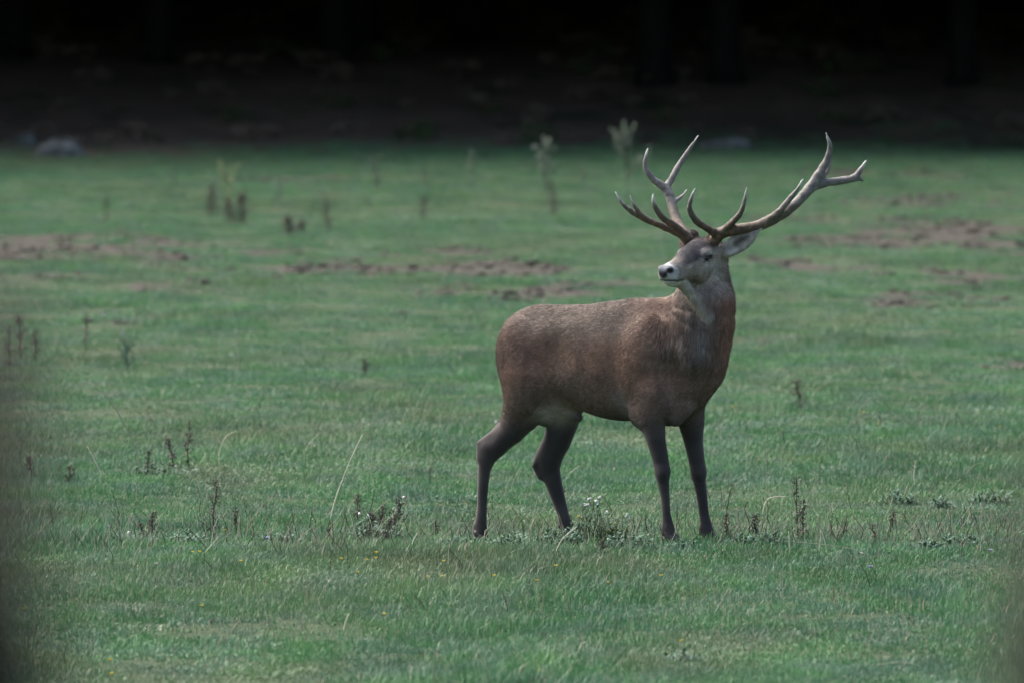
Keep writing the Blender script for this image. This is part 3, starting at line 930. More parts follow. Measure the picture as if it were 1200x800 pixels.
    for sd in (-1, 1):
        c = mixc(c, (0.018, 0.014, 0.013), near_head * sstep(1.25, 0.85, np.sqrt(((hn - 0.080) / 0.036) ** 2 + ((hu + 0.087 + 0.12 * (hn - 0.08)) / 0.016) ** 2)) * (hs * sd > 0.045))
    muz = sstep(0.300, 0.318, hn + 0.5 * np.minimum(hu + 0.16, 0) ) * near_head
    c = mixc(c, (0.42, 0.41, 0.40), muz * (0.6 + 0.5 * n3))
    c = mixc(c, (0.50, 0.47, 0.42), near_head * sstep(0.20, 0.235, hn) * sstep(-0.180, -0.192, hu))
    j0, j1 = Hd(-0.02, 0, -0.272), Hd(0.29, 0, -0.196)
    jv = j1 - j0
    jt = np.clip(((v - j0) @ jv) / (jv @ jv), 0, 1)
    jd = np.linalg.norm(v - (j0 + jt[:, None] * jv), axis=1)
    c = mixc(c, (0.050, 0.042, 0.038), sstep(0.13, 0.05, jd) * sstep(-0.225, -0.25, hu) * (hs < 0.02) * 0.7)    # shadow below the jaw, painted into the coat
    q0, q1 = W(800, 336, -0.54), W(830, 367, -0.495)
    qt = np.clip(((v - q0) @ (q1 - q0)) / ((q1 - q0) @ (q1 - q0)), 0, 1)
    qd = np.linalg.norm(v - (q0 + qt[:, None] * (q1 - q0)), axis=1)
    c = mixc(c, (0.30, 0.27, 0.225), sstep(0.036, 0.018, qd) * 0.9)
    c = mixc(c, (0.33, 0.30, 0.25), sstep(0.046, 0.034, jd) * sstep(-0.195, -0.215, hu + 0.24 * (hn - 0.29)) * (hs > -0.04))
    c = mixc(c, (0.012, 0.012, 0.014), near_head * sstep(0.362, 0.372, hn) * sstep(-0.172, -0.160, hu) * sstep(-0.110, -0.126, hu) * sstep(0.030, 0.021, np.abs(hs)))
    c = mixc(c, (0.11, 0.12, 0.14), near_head * sstep(0.332, 0.350, hn) * sstep(-0.140, -0.120, hu) * 0.85)
    for sd in (-1, 1):
        c = mixc(c, (0.015, 0.010, 0.010), near_head * np.exp(-(((hn - 0.360) / 0.020) ** 2 + ((hs - sd * 0.038) / 0.014) ** 2 + ((hu + 0.128) / 0.0115) ** 2)) * 2.2)
    mouth = np.exp(-((hu + 0.178 - 0.04 * (hn - 0.31)) / 0.0045) ** 2) * sstep(0.245, 0.262, hn) * near_head
    c = mixc(c, (0.02, 0.017, 0.017), mouth * 0.95)
    # near ear
    e0, e1, ax, fn, sn = EAR
    ee = v - e0
    et, ef, es = ee @ ax, ee @ fn, ee @ sn
    ear = sstep(0.0, 0.03, et) * (np.abs(es) < 0.07) * (np.abs(ef) < 0.06)
    c = mixc(c, (0.36, 0.34, 0.325), ear)
    c = mixc(c, (0.10, 0.080, 0.072), ear * np.exp(-(((et - 0.125) / 0.06) ** 2 + ((es + 0.002) / 0.014) ** 2)) * 0.9)
    c = mixc(c, (0.62, 0.63, 0.61), ear * np.exp(-(((et - 0.045) / 0.035) ** 2 + ((np.abs(es) - 0.028) / 0.014) ** 2)) * 0.8)
    c = c * (0.86 + 0.28 * n3[:, None]) * (0.88 + 0.26 * (1 - np.clip(head + legs, 0, 1)))[:, None]
    # hair length
    L = np.full(len(v), 0.020) + 0.028 * neck
    L = L * (1 - 0.62 * legs) 
    hd = np.clip(head * sstep(-0.08, -0.02, hn) + ear, 0, 1)
    L = L * (1 - 0.62 * hd)
    L = np.where((hn > 0.33) & near_head, 0.002, L)
    L = np.where((np.exp(-(((hn - 0.075) / 0.02) ** 2 + ((hu + 0.086) / 0.014) ** 2)) > 0.4) & near_head, 0.002, L)
    # hair direction
    back = -BA[0] * 0.85 + np.array([0, 0, -0.55])
    D = np.tile(back, (len(v), 1))
    D = D * (1 - legs[:, None]) + np.array([0, 0, -1.0]) * legs[:, None]
    nw = np.clip(neck * 1.2, 0, 1)[:, None]
    D = D * (1 - nw) + np.array([-0.12, -0.05, -1.0]) * nw
    hw = np.clip(head, 0, 1)[:, None]
    D = D * (1 - hw) + (-HN * 0.9 + np.array([0, 0, -0.35])) * hw
    ew = ear[:, None]
    D = D * (1 - ew) + ax * ew
    return np.clip(c, 0.004, 1), L, D

def body_material(name):
    t = NT(name, 0.75, 0.15)
    c = t.attr("coat")
    n = t.noise(260, 2, t.mapv(t.obj(), (1, 1, 0.35)))
    c = t.mix(0.45, c, t.mix(1.0, c, t.ramp(n, [(0.3, (0.55, 0.55, 0.55)), (0.7, (1.4, 1.4, 1.4))]), 'MULTIPLY'))
    t.color(c)
    t.bump(n, 0.3, 0.004)
    t.b.inputs["Sheen Weight"].default_value = 0.15
    t.b.inputs["Sheen Roughness"].default_value = 0.5
    return t.m

def fur_material():
    t = NT("fur_hair", 0.62, 0.22)
    t.color(t.attr("coat"))
    return t.m

def make_stag():
    root = empty("stag", B(0, 0, 0.0), "large brown red deer stag with branching antlers standing in the meadow, head turned back", "deer")
    off = np.array(root.location)
    c, L, D = coat(BODY_V, BODY_N)
    me = mesh_from("body", BODY_V - off, BODY_F)
    set_attr(me, "coat", c)
    add("body", me, body_material("deer_skin"), root)
    # short hair over the whole animal
    v, f = BODY_V, BODY_F
    area = 0.5 * np.linalg.norm(np.cross(v[f[:, 2]] - v[f[:, 0]], v[f[:, 3]] - v[f[:, 1]]), axis=1)
    fc = v[f].mean(1)
    front = (BODY_N[f].mean(1) @ np.array([0, -1, 0.1])) > -0.55       # hair density is lower on the far side
    dens = area * np.where(front, 1.0, 0.35)
    hd = np.linalg.norm(fc - HO, axis=1) < 0.45
    dens = dens * np.where(hd, 2.6, 1.0)
    N = 230000
    pick = RNG.choice(len(f), N, p=dens / dens.sum())
    w = RNG.random((N, 4)); w /= w.sum(1)[:, None]
    P = (v[f[pick]] * w[..., None]).sum(1)
    Nn = (BODY_N[f[pick]] * w[..., None]).sum(1); Nn /= np.linalg.norm(Nn, axis=1)[:, None]
    C = (c[f[pick]] * w[..., None]).sum(1)
    Ls = (L[f[pick]] * w).sum(1) * RNG.uniform(0.6, 1.25, N)
    Dd = (D[f[pick]] * w[..., None]).sum(1)
    clump = np.stack([vnoise3(P, 28.0, 40 + k) - 0.5 for k in range(3)], 1)
    Dd = Dd / (np.linalg.norm(Dd, axis=1)[:, None] + 1e-9) + RNG.normal(0, 0.16, (N, 3)) + clump * 0.6
    Dd = Dd - Nn * (Dd * Nn).sum(1)[:, None]
    Dd /= np.linalg.norm(Dd, axis=1)[:, None] + 1e-9
    keep = Ls > 0.003
    P, Nn, C, Ls, Dd = P[keep], Nn[keep], C[keep], Ls[keep], Dd[keep]
    N = len(P)
    K = 4
    pts = np.zeros((N, K, 3)); rad = np.zeros((N, K))
    for j in range(K):
        t = j / (K - 1)
        lift = 0.42 * t - 0.24 * t * t
        pts[:, j] = P - Nn * 0.002 + (Dd * t * 0.93 + Nn * lift) * Ls[:, None]
        rad[:, j] = np.interp(t, [0, 0.4, 1], [0.0010, 0.00085, 0.0002])
    cu = bpy.data.hair_curves.new("fur")
    cu.add_curves([K] * N)
    cu.attributes["position"].data.foreach_set("vector", (pts - off).astype(np.float32).ravel())
    if "radius" not in cu.attributes: cu.attributes.new("radius", 'FLOAT', 'POINT')
    cu.attributes["radius"].data.foreach_set("value", rad.astype(np.float32).ravel())
    C = C * RNG.uniform(0.68, 1.38, N)[:, None]
    cl = vnoise3(P * np.array([1, 1, 0.55]), 75.0, 61)
    C = C * (0.55 + 0.95 * cl)[:, None]
    light = RNG.random(N) < 0.08
    C[light] = C[light] * 1.6 + 0.03
    set_attr(cu, "coat", C, 'FLOAT_COLOR', 'CURVE')
    cu.materials.append(fur_material())
    fo = add("fur", cu, None, root)
    fo["kind"] = "stuff"
    # eyes
    et = NT("eye_wet", 0.08, 0.6); em = et.color((0.008, 0.006, 0.005))
    for sd in (-1, 1):
        bm = bmesh.new()
        bmesh.ops.create_uvsphere(bm, u_segments=20, v_segments=12, radius=0.019)
        m2 = bpy.data.meshes.new("eye"); bm.to_mesh(m2); bm.free()
        m2.polygons.foreach_set("use_smooth", np.ones(len(m2.polygons), dtype=bool))
        e = add("eye", m2, em, root, Hd(0.075, sd * 0.0735, -0.087) - off)
        e.rotation_euler = Matrix(np.array([HN, HS, HU]).T.tolist()).to_euler()
        e.scale = (1.45, 1.0, 0.72)
    # antlers
    at = NT("antler_bone", 0.55, 0.3)
    wx = at.attr("shade")
    sp = at.n("ShaderNodeSeparateColor"); at.put(sp.inputs[0], wx)
    tipw, low = sp.outputs[0], sp.outputs[1]
    nz = at.noise(42, 6, at.obj(), 0.7)
    nf = at.noise(190, 3, at.obj())
    base = at.ramp(nz, [(0.3, (0.085, 0.076, 0.070)), (0.55, (0.165, 0.152, 0.142)), (0.75, (0.25, 0.236, 0.224))])
    dark = at.ramp(nz, [(0.3, (0.042, 0.031, 0.023)), (0.55, (0.095, 0.068, 0.046)), (0.72, (0.27, 0.165, 0.06))])
    colr = at.mix(low, base, dark)
    colr = at.mix(tipw, colr, (0.60, 0.58, 0.54))
    at.color(colr)
    at.bump(nf, 0.9, 0.006)

    def antler(limbs):
        """limbs: list of (points [(px,py,D,radius_px)], is_tine); one continuous bone"""
        allp = []
        segs = []
        for pts_, tine in limbs:
            s_ = spline(pts_, 6 * len(pts_))
            p3 = [W(a_, b_, d_) for a_, b_, d_, _ in s_]
            r3 = [max(r_ * 0.88, 0.5) / 228.0 for _, _, _, r_ in s_]
            segs.append((p3, r3, tine)); allp += p3
        allp = np.array(allp)
        F = Field(allp.min(0) - 0.06, allp.max(0) + 0.06, 0.0038)
        for p3, r3, tine in segs:
            F.chain(p3, r3, 0.014)
        v_, f_ = F.surface()
        nn = vnormals(v_, f_)
        # burr and grooves
        g = vnoise3(v_, 70.0, 4) - 0.5
        v_ = relax(v_ + nn * (g * 0.007)[:, None], f_, 1, 0.4)
        tip = np.zeros(len(v_))
        for p3, r3, tine in segs:
            if tine:
                dd = np.linalg.norm(v_ - p3[-1], axis=1)
                tip = np.maximum(tip, sstep(0.07, 0.0, dd))
        zz = v_[:, 2] - HO[2]
        up = np.maximum(zz, np.abs(v_[:, 0] - HO[0]) * 0.32)
        low_ = sstep(0.235, 0.05, up + 0.05 * (vnoise3(v_, 9.0, 2) - 0.5))
        m_ = mesh_from("antler", v_ - off, f_)
        set_attr(m_, "shade", np.stack([tip, low_, np.zeros(len(v_))], 1))
        return add("antler", m_, at.m, root)

    # the animal's left antler, spreading towards the open side
    antler([
        ([(838, 281, -.405, 8.2), (844, 274, -.42, 7.6), (860, 269.5, -.45, 7.2), (882, 266, -.475, 7.0), (905, 258, -.485, 6.8), (928, 243, -.48, 6.6),
          (947, 223, -.46, 6.6), (960, 204, -.45, 6.0), (969, 188, -.455, 4.8), (972.5, 172, -.475, 3.2), (968, 156, -.50, 0.9)], True),
        ([(950, 220, -.45, 6.0), (968, 214.5, -.42, 5.6), (986, 212, -.395, 5.2), (1000, 209, -.385, 4.6), (1008, 200, -.385, 3.4), (1015.5, 188, -.39, 0.9)], True),
        ([(1001, 209, -.385, 3.8), (1008, 210, -.37, 2.6), (1012, 213.5, -.365, 0.8)], False),
        ([(957, 212, -.45, 4.8), (968, 202, -.41, 3.6), (972, 190, -.39, 2.4), (973, 178, -.38, 1.0)], False),
        ([(842, 275, -.42, 6.2), (830, 268.5, -.47, 5.0), (816, 259, -.53, 4.4), (808.5, 247, -.58, 3.8), (809.5, 235, -.61, 2.8), (814.5, 221, -.63, 0.8)], True),
        ([(846, 273, -.43, 6.0), (857, 262, -.48, 4.6), (867, 251, -.53, 3.6), (872, 238, -.56, 2.8), (875, 220, -.58, 0.8)], True),
        ([(893, 263.5, -.48, 5.4), (911, 250, -.52, 4.6), (925, 234, -.545, 3.6), (935, 221, -.56, 2.4), (941.5, 210, -.57, 0.8)], True),
    ])
    # the animal's right antler, behind the head
    antler([
        ([(806, 281, -.335, 8.0), (801, 273, -.31, 7.4), (797, 266, -.26, 6.6), (792, 256, -.20, 6.4), (788, 242, -.15, 6.2), (784, 228, -.12, 5.9),
          (781, 220, -.105, 5.0), (786, 212, -.09, 4.6), (794, 197, -.07, 4.0), (806, 178, -.06, 2.8), (818.5, 159, -.06, 0.8)], True),
        ([(784, 228, -.12, 5.4), (777, 219, -.12, 4.9), (766, 210.5, -.125, 4.4), (757.5, 200, -.13, 3.7), (756, 188, -.135, 2.8), (759.5, 174, -.14, 0.8)], True),
        ([(788, 239, -.14, 3.8), (795, 233.5, -.10, 2.6), (800, 229, -.08, 1.8), (805, 222, -.06, 0.7)], True),
        ([(803, 276, -.345, 6.2), (790, 265, -.40, 5.2), (778, 256.5, -.46, 4.4), (769.5, 246, -.51, 3.6), (766, 237, -.54, 2.7), (765.5, 228, -.55, 0.8)], True),
        ([(803, 277, -.34, 6.0), (786, 269.5, -.35, 4.9), (768, 262, -.37, 4.4), (752, 255, -.39, 3.9), (738, 246.5, -.41, 3.4), (728, 237, -.425, 2.4), (721, 225, -.43, 0.8)], True),
        ([(756, 256.5, -.385, 3.2), (748, 248, -.42, 2.7), (742, 239, -.44, 2.0), (738, 229, -.455, 0.7)], True),
    ])
    # hooves: two claws each
    ht = NT("hoof_horn", 0.5, 0.4); hm = ht.color((0.018, 0.016, 0.016))
    for k, hp in enumerate(HOOF):
        F = Field(hp - np.array([.09, .09, .02]), hp + np.array([.09, .09, .09]), 0.004)
        fw = BA[0]; sd = BA[1]
        for s_ in (-1, 1):
            F.chain([hp + sd * 0.017 * s_ + np.array([0, 0, .045]) - fw * .01, hp + sd * 0.019 * s_ + np.array([0, 0, .018]) + fw * .022,
                     hp + sd * 0.016 * s_ + np.array([0, 0, .010]) + fw * .045], [.020, .019, .009], 0.0)
            F.chain([hp + sd * 0.017 * s_ + np.array([0, 0, .014]) - fw * .018, hp + sd * 0.019 * s_ + np.array([0, 0, .014]) + fw * .02], [.015, .017], 0.006)
        v_, f_ = F.surface()
        add("hoof", mesh_from("hoof", v_ - off, f_), hm, root)
    return root

STAG = make_stag()
# ------------------------------------------------------------------ boulders at the wood's edge
rk = NT("pale_rock", 0.9, 0.2)
rn = rk.noise(5, 6, rk.obj())
rk.color(rk.ramp(rn, [(0.3, (0.03, 0.034, 0.031)), (0.55, (0.075, 0.083, 0.080)), (0.8, (0.16, 0.175, 0.17))]))
rk.bump(rk.noise(16, 5, rk.obj()), 0.7, 0.04)
def boulder(px, py, wpx, hpx, seed, label):
    p = G(px, py)
    k = p[1] / FPX
    a, b = wpx * k / 2, hpx * k
    bm = bmesh.new(); bmesh.ops.create_icosphere(bm, subdivisions=4, radius=1)
    for v in bm.verts:
        q = np.array(v.co)[None, :] * 1.0 + seed * 3.7
        s = 0.62 + 0.75 * float(vnoise3(q, 1.3, seed)[0]) + 0.20 * (float(vnoise3(q, 4.5, seed + 1)[0]) - 0.5)
        v.co = Vector((v.co.x * a * s, v.co.y * a * 0.8 * s, v.co.z * b * s))
    m = bpy.data.meshes.new("boulder"); bm.to_mesh(m); bm.free()
    m.polygons.foreach_set("use_smooth", np.ones(len(m.polygons), dtype=bool))
    return tag(add("boulder", m, rk.m, None, p), label, "boulder", "pale boulders along the wood's edge")
boulder(74, 184, 60, 23, 1, "largest pale grey boulder at the edge of the wood, far left")
boulder(32, 170, 26, 14, 2, "small dim boulder in the wood just left of the large pale boulder")
boulder(852, 174, 58, 11, 3, "low flat pale boulder at the wood's edge between the two antlers")

# ------------------------------------------------------------------ meadow plants
def simple(name, stops, scale=30, rough=0.7):
    t = NT(name, rough, 0.2)
    t.color(t.ramp(t.noise(scale, 3, t.obj()), stops))
    return t.m
M_DEAD = simple("dead_stem", [(0.3, (0.018, 0.012, 0.010)), (0.6, (0.045, 0.032, 0.026)), (0.8, (0.09, 0.065, 0.050))], 60)
M_BROWN = simple("brown_seed", [(0.3, (0.032, 0.027, 0.022)), (0.6, (0.080, 0.068, 0.054)), (0.8, (0.17, 0.15, 0.12))], 80)
M_STRAW = simple("straw", [(0.3, (0.36, 0.335, 0.25)), (0.7, (0.55, 0.52, 0.42))], 40)
M_STRAWD = simple("dull_straw", [(0.3, (0.15, 0.165, 0.11)), (0.7, (0.27, 0.28, 0.20))], 40)
M_WEED = simple("weed_leaf", [(0.3, (0.040, 0.084, 0.056)), (0.6, (0.080, 0.145, 0.100)), (0.8, (0.17, 0.24, 0.18))], 45)
M_PALEG = simple("thistle_leaf", [(0.3, (0.085, 0.12, 0.095)), (0.7, (0.18, 0.225, 0.175))], 25)
M_YELG = simple("yellow_green_leaf", [(0.3, (0.10, 0.145, 0.06)), (0.7, (0.20, 0.25, 0.11))], 25)
M_FLUFF = simple("thistle_down", [(0.3, (0.42, 0.40, 0.38)), (0.7, (0.68, 0.67, 0.66))], 60)
M_PALEH = simple("faded_flower_head", [(0.3, (0.15, 0.155, 0.14)), (0.7, (0.26, 0.26, 0.24))], 60)
M_MAUVE = simple("mauve_petal", [(0.3, (0.32, 0.28, 0.52)), (0.7, (0.55, 0.48, 0.74))], 60)
M_YEL = simple("yellow_petal", [(0.3, (0.62, 0.42, 0.02)), (0.7, (0.80, 0.62, 0.04))], 60)
M_DGREEN = simple("green_stem", [(0.3, (0.04, 0.075, 0.035)), (0.7, (0.08, 0.125, 0.06))], 50)

def leaf_quad(V, F, p, d, up, ln, w):
    """lance-shaped folded leaf: 6 verts"""
    d = d / (np.linalg.norm(d) + 1e-9)
    s = np.cross(d, up); s /= np.linalg.norm(s) + 1e-9
    u = np.cross(s, d)
    b = len(V)
    for a_, w_, h_ in ((0, 0.15, 0), (0.4, 1, .08), (0.75, .7, .02)):
        c_ = p + d * ln * a_ + u * ln * h_
        V.append((c_ - s * w * w_ / 2).tolist()); V.append((c_ + s * w * w_ / 2).tolist())
    V.append((p + d * ln - u * ln * 0.08).tolist())
    F += [(b, b + 1, b + 3, b + 2), (b + 2, b + 3, b + 5, b + 4), (b + 4, b + 5, b + 6)]

def blob(V, F, p, r, rng, sx=1.0):
    """small rough seed or flower body"""
    b = len(V)
    for k in range(2):
        for i in range(5):
            a = 6.283 * i / 5 + k * 0.6
            rr = r * rng.uniform(0.75, 1.2)
            V.append((p + np.array([math.cos(a) * rr, math.sin(a) * rr, (k - 0.5) * r * 1.1 * sx])).tolist())
    V.append((p + np.array([0, 0, r * 1.1 * sx])).tolist()); V.append((p - np.array([0, 0, r * 1.1 * sx])).tolist())
    for i in range(5):
        j = (i + 1) % 5
        F.append((b + i, b + j, b + 5 + j, b + 5 + i)); F.append((b + 5 + i, b + 5 + j, b + 10)); F.append((b + j, b + i, b + 11))

def stalk(pts_px, r_mm, label, mat=None, depth=0.0, panicle=0.0):
    """one long grass stem; the first pixel is its foot on the turf"""
    base = G(*pts_px[0])
    dpt = base[1] - STAG_Y
    rng = np.random.default_rng(int(pts_px[0][0] * 7 + pts_px[0][1]))
    P = [np.zeros(3)] + [W(px, py, dpt + depth * (i + 1)) - base for i, (px, py) in enumerate(pts_px[1:])]
    P[0][2] = -0.02
    n = 4 * len(P)
    S = spline(P, n)
    V, F = tube(S, np.linspace(r_mm, r_mm * 0.5, n) * 1.55 / 1000, 5)
    o = empty("grass_stalk", base, label, "grass stalk", "long pale grass stalks")
    add("stem", mesh_from("stem", V, F), mat or M_STRAW, o)
    if panicle > 0:
        V, F = [], []
        for k in range(int(16 * panicle)):
            t = rng.uniform(0.72, 1.0)
            q = S[int(t * (n - 1))]
            d = rng.normal(0, 1, 3); d[2] = abs(d[2]) + 0.4
            leaf_quad(V, F, q, d, np.array([0.3, 1, 0.2]), rng.uniform(0.012, 0.03), 0.004)
        add("seed_head", mesh_from("seed_head", V, F), mat or M_STRAW, o)["kind"] = "stuff"
    return o

stalk([(166, 550), (160, 530), (150, 505), (130, 470), (112, 452), (97, 446)], 3.0, "longest pale grass stalk, bowing over to the left beside a brown weed", M_STRAWD)
stalk([(122, 560), (114, 545), (102, 522)], 2.6, "short pale stalk slanting left, left of the bowing stalk", M_STRAW)
stalk([(190, 535), (195, 500), (200, 478)], 2.4, "thin upright pale stalk beside the brown weed at left", M_STRAWD, 0, 0.6)
stalk([(179, 530), (173, 495), (171, 452)], 1.2, "faint upright stalk behind the bowing stalk", M_STRAWD)
stalk([(386, 610), (392, 588), (400, 565), (412, 535), (425, 508)], 2.4, "bright straight grass stalk leaning right, left of the stag's hind leg", M_STRAW)
stalk([(258, 548), (257, 530), (264, 512), (277, 504)], 1.7, "thin pale stalk curling over to the right near the seed stalks", M_STRAW)
stalk([(354, 532), (362, 520), (374, 507)], 1.7, "short slanted pale stalk above the dark twigs", M_STRAW)
stalk([(395, 570), (389, 545), (386, 520)], 1.2, "faint thin stalk beside the bright leaning stalk", M_STRAWD)
stalk([(410, 515), (425, 500), (445, 492), (462, 482)], 1.2, "faint stalk bent flat to the right in mid meadow", M_STRAWD)
stalk([(281, 440), (279, 415), (276, 385)], 4.0, "thick dull stem standing alone in the left meadow", M_STRAWD)
stalk([(660, 560), (669, 553), (680, 545)], 1.8, "short bright blade beside the stag's far hind hock", M_STRAW)
stalk([(668, 545), (664, 520), (658, 505)], 1.2, "thin blade beneath the stag's belly", M_STRAWD)
stalk([(648, 656), (654, 640), (662, 628), (676, 617)], 2.1, "curved straw stalk in front of the weed clump by the hind hooves", M_STRAW, -0.02)
stalk([(899, 608), (898, 560), (898, 508)], 1.5, "tall hair-thin upright stalk right of the stag's forelegs", M_STRAWD)
stalk([(893, 602), (897, 588), (905, 582), (922, 581)], 2.0, "looped yellowish stalk by the brown weeds right of the stag", M_STRAW)
stalk([(958, 648), (961, 635), (962, 621)], 2.2, "short white stalk standing in front of the seed spire at right", M_STRAW)
stalk([(970, 645), (966, 632), (963, 622)], 1.8, "short stalk leaning left against the white one at right", M_STRAW)
stalk([(925, 651), (925, 636), (924, 622)], 1.8, "lone upright white stalk in the grass below the seed spire", M_STRAW)
stalk([(1036, 648), (990, 641), (950, 636), (910, 633)], 1.7, "long flattened stalk lying across the grass at right", M_STRAWD)
stalk([(1072, 572), (1071, 555), (1073, 540)], 2.2, "bright upright stalk with a feathery tip in the right meadow", M_STRAW, 0, 0.8)
stalk([(1078, 615), (1074, 595), (1071, 575)], 1.3, "thin stem below the feathery stalk in the right meadow", M_STRAWD)
stalk([(960, 592), (958, 570), (955, 552)], 1.6, "blue-green thin stem left of the feathery stalk", M_STRAWD)
stalk([(1060, 460), (1054, 440), (1048, 420), (1036, 412)], 1.5, "faint bowed stalk high in the right meadow", M_STRAWD)
stalk([(950, 482), (954, 462), (962, 452), (975, 446)], 1.6, "pale curved stalk beside the small brown weed at right", M_STRAWD)
stalk([(868, 742), (864, 725), (861, 708)], 2.2, "blurred pale blade standing in the lower meadow below the stag's chest", M_STRAWD)
stalk([(1100, 783), (1060, 776), (1022, 779)], 2.2, "yellowish stalk lying flat near the lower right", M_STRAWD)
stalk([(852, 736), (855, 715), (857, 690)], 1.6, "thin blurred stem left of the pale blade in the lower meadow", M_STRAWD)
stalk([(402, 738), (405, 728), (409, 719)], 2.4, "short pale blade in the lower left meadow", M_STRAW)
stalk([(199, 700), (202, 680), (206, 662)], 1.6, "thin green-yellow stem with a tiny head, lower left", M_STRAWD, 0, 0.5)
stalk([(20, 640), (35, 628), (50, 620)], 1.6, "pale stalk leaning right at the shaded left edge", M_STRAWD)
stalk([(843, 515), (846, 500), (850, 484)], 1.6, "short pale stalk behind the stag's far foreleg", M_STRAWD)
stalk([(931, 700), (928, 678), (927, 655)], 1.4, "hair-thin bowed stem in the lower right meadow", M_STRAWD)
stalk([(1092, 640), (1098, 625), (1104, 612)], 1.5, "thin stem leaning right beside low weeds at right", M_STRAWD)
stalk([(1128, 560), (1138, 548), (1150, 542), (1160, 548)], 1.5, "small arched stalk at the right edge of the meadow", M_STRAWD)
stalk([(45, 500), (38, 520), (36, 505), (34, 480)], 1.3, "wispy stalk at the shaded left edge", M_STRAWD)
stalk([(235, 648), (248, 638), (256, 628)], 1.8, "pale stalk leaning right below the tall seed spire at left", M_STRAW)
stalk([(232, 622), (231, 608), (227, 594)], 1.6, "thin pale stem just left of the tall seed spire", M_STRAW)
stalk([(480, 645), (484, 634), (489, 624)], 1.6, "short pale stem left of the stag's near hind hoof", M_STRAW)
stalk([(415, 628), (413, 612), (408, 596)], 1.5, "thin pale stem in the brown weed clump at left centre", M_STRAW)

def seed_spire(px, py, hpx, lean, label, dense=1.0, seed=0, mat=None, name="seed_stalk"):
    """dead dock-like stalk: dark stem with clusters of brown seeds and a few withered leaves"""
    rng = np.random.default_rng(900 + seed)
    base = G(px, py)
    h = hpx * base[1] / FPX
    zf = max(base[1] / 40.0, 0.9)
    o = empty(name, base, label, "dead weed", "dead brown seed stalks")
    tip = np.array([lean * base[1] / FPX, rng.normal(0, .02), h])
    S = spline([np.array([0, 0, -0.03]), tip * 0.35 + rng.normal(0, .006, 3), tip * 0.7 + rng.normal(0, .008, 3), tip], 12)
    V, F = tube(S, np.linspace(0.0036, 0.0014, 12) * zf, 6)
    for k in range(int(3 * dense)):
        i = int(rng.uniform(3, 8)); a = rng.uniform(0, 6.28)
        d = np.array([math.cos(a) * .5, math.sin(a) * .5, 1.0]) * h * rng.uniform(.18, .32)
        tube([S[i], S[i] + d * .5, S[i] + d], [0.0025, 0.002, 0.001], 5, False, V, F)
    add("stem", mesh_from("stem", V, F), M_DEAD, o)
    V, F = [], []
    for k in range(int(90 * dense)):
        t = rng.uniform(0.12, 1.0)
        q = S[int(t * 11)] + rng.normal(0, 1, 3) * np.array([.016, .016, .012]) * zf * (1.25 - t * .8) * (0.6 + dense * 0.4)
        blob(V, F, q, rng.uniform(0.0020, 0.0045) * zf, rng)
    if F: add("seed_cluster", mesh_from("seed_cluster", V, F, False), mat or M_BROWN, o)["kind"] = "stuff"
    V, F = [], []
    for k in range(int(8 * dense)):
        a = rng.uniform(0, 6.28)
        leaf_quad(V, F, S[int(rng.uniform(0, 5))], np.array([math.cos(a), math.sin(a), rng.uniform(-.4, .5)]), np.array([0, 0, 1.0]), rng.uniform(.03, .07) * zf, .014 * zf)
    if F: add("withered_leaves", mesh_from("withered_leaves", V, F), M_DEAD, o)["kind"] = "stuff"
    return o

seed_spire(250, 630, 72, 3, "tallest dark seed spire in the left foreground", 1.6, 1)
seed_spire(277, 628, 36, -1, "short dark seed stalk right of the tall left spire", 1.1, 2)
seed_spire(240, 634, 26, 0, "thin dark twig at the foot of the tall left spire", 0.12, 3)
seed_spire(178, 632, 36, 2, "brown seed stalk left of the tall left spire", 1.2, 4)
seed_spire(170, 634, 24, -6, "small leaning brown stalk, leftmost of the left seed stalks", 0.7, 5)
seed_spire(158, 636, 22, 0, "bare dark twig left of the small brown stalks", 0.0, 6)
seed_spire(222, 548, 58, -1, "hazy brown weed spire behind the left seed stalks", 1.2, 7)
seed_spire(204, 552, 40, -6, "low brown weed left of the hazy spire", 1.2, 8)
seed_spire(172, 556, 30, 2, "reddish brown weed at the foot of the bowing stalk", 0.9, 9)
seed_spire(365, 628, 30, 0, "bare dark twig left of the brown weed clump", 0.1, 10)
seed_spire(388, 633, 22, -2, "short dark twig between two bare twigs at left centre", 0.2, 11)
seed_spire(402, 622, 28, 3, "thin bare twig left of the brown weed clump", 0.05, 12)
seed_spire(424, 628, 52, 14, "bare dark twig leaning right in the brown weed clump", 0.03, 13)
seed_spire(420, 612, 34, 0, "brown tuft at the left of the weed clump by the leaning twig", 1.2, 14)
seed_spire(462, 628, 48, 4, "brown seed stalk rising from the right of the weed clump", 1.5, 15)
seed_spire(436, 632, 34, -2, "brown stalk rising at the middle left of the weed clump", 1.6, 50)
seed_spire(445, 630, 40, 3, "grey-brown stalk rising at the heart of the weed clump", 1.6, 51)
seed_spire(452, 634, 26, 6, "low brown stalk in the middle of the weed clump", 1.3, 16)
seed_spire(508, 630, 22, 2, "small brown weed left of the stag's near hind leg", 0.8, 17)
seed_spire(664, 602, 34, -2, "bare dark stub behind the stag's far hind hoof", 0.03, 18)
seed_spire(648, 622, 14, 12, "short dark twig slanting by the stag's far hind hoof", 0.03, 19)
seed_spire(756, 632, 30, 0, "thin dark twig between the weed clump and the near foreleg", 0.03, 20)
seed_spire(743, 630, 24, -1, "shorter dark twig right of the weed clump", 0.05, 21)
seed_spire(703, 654, 22, 2, "brown withered weed in front of the clump by the hind hooves", 1.6, 22)
seed_spire(846, 624, 62, 12, "thin dark weed stem just behind the far fore hoof", 0.35, 23)
seed_spire(850, 630, 28, 1, "brown seed stalk right of the far fore hoof", 0.9, 24)
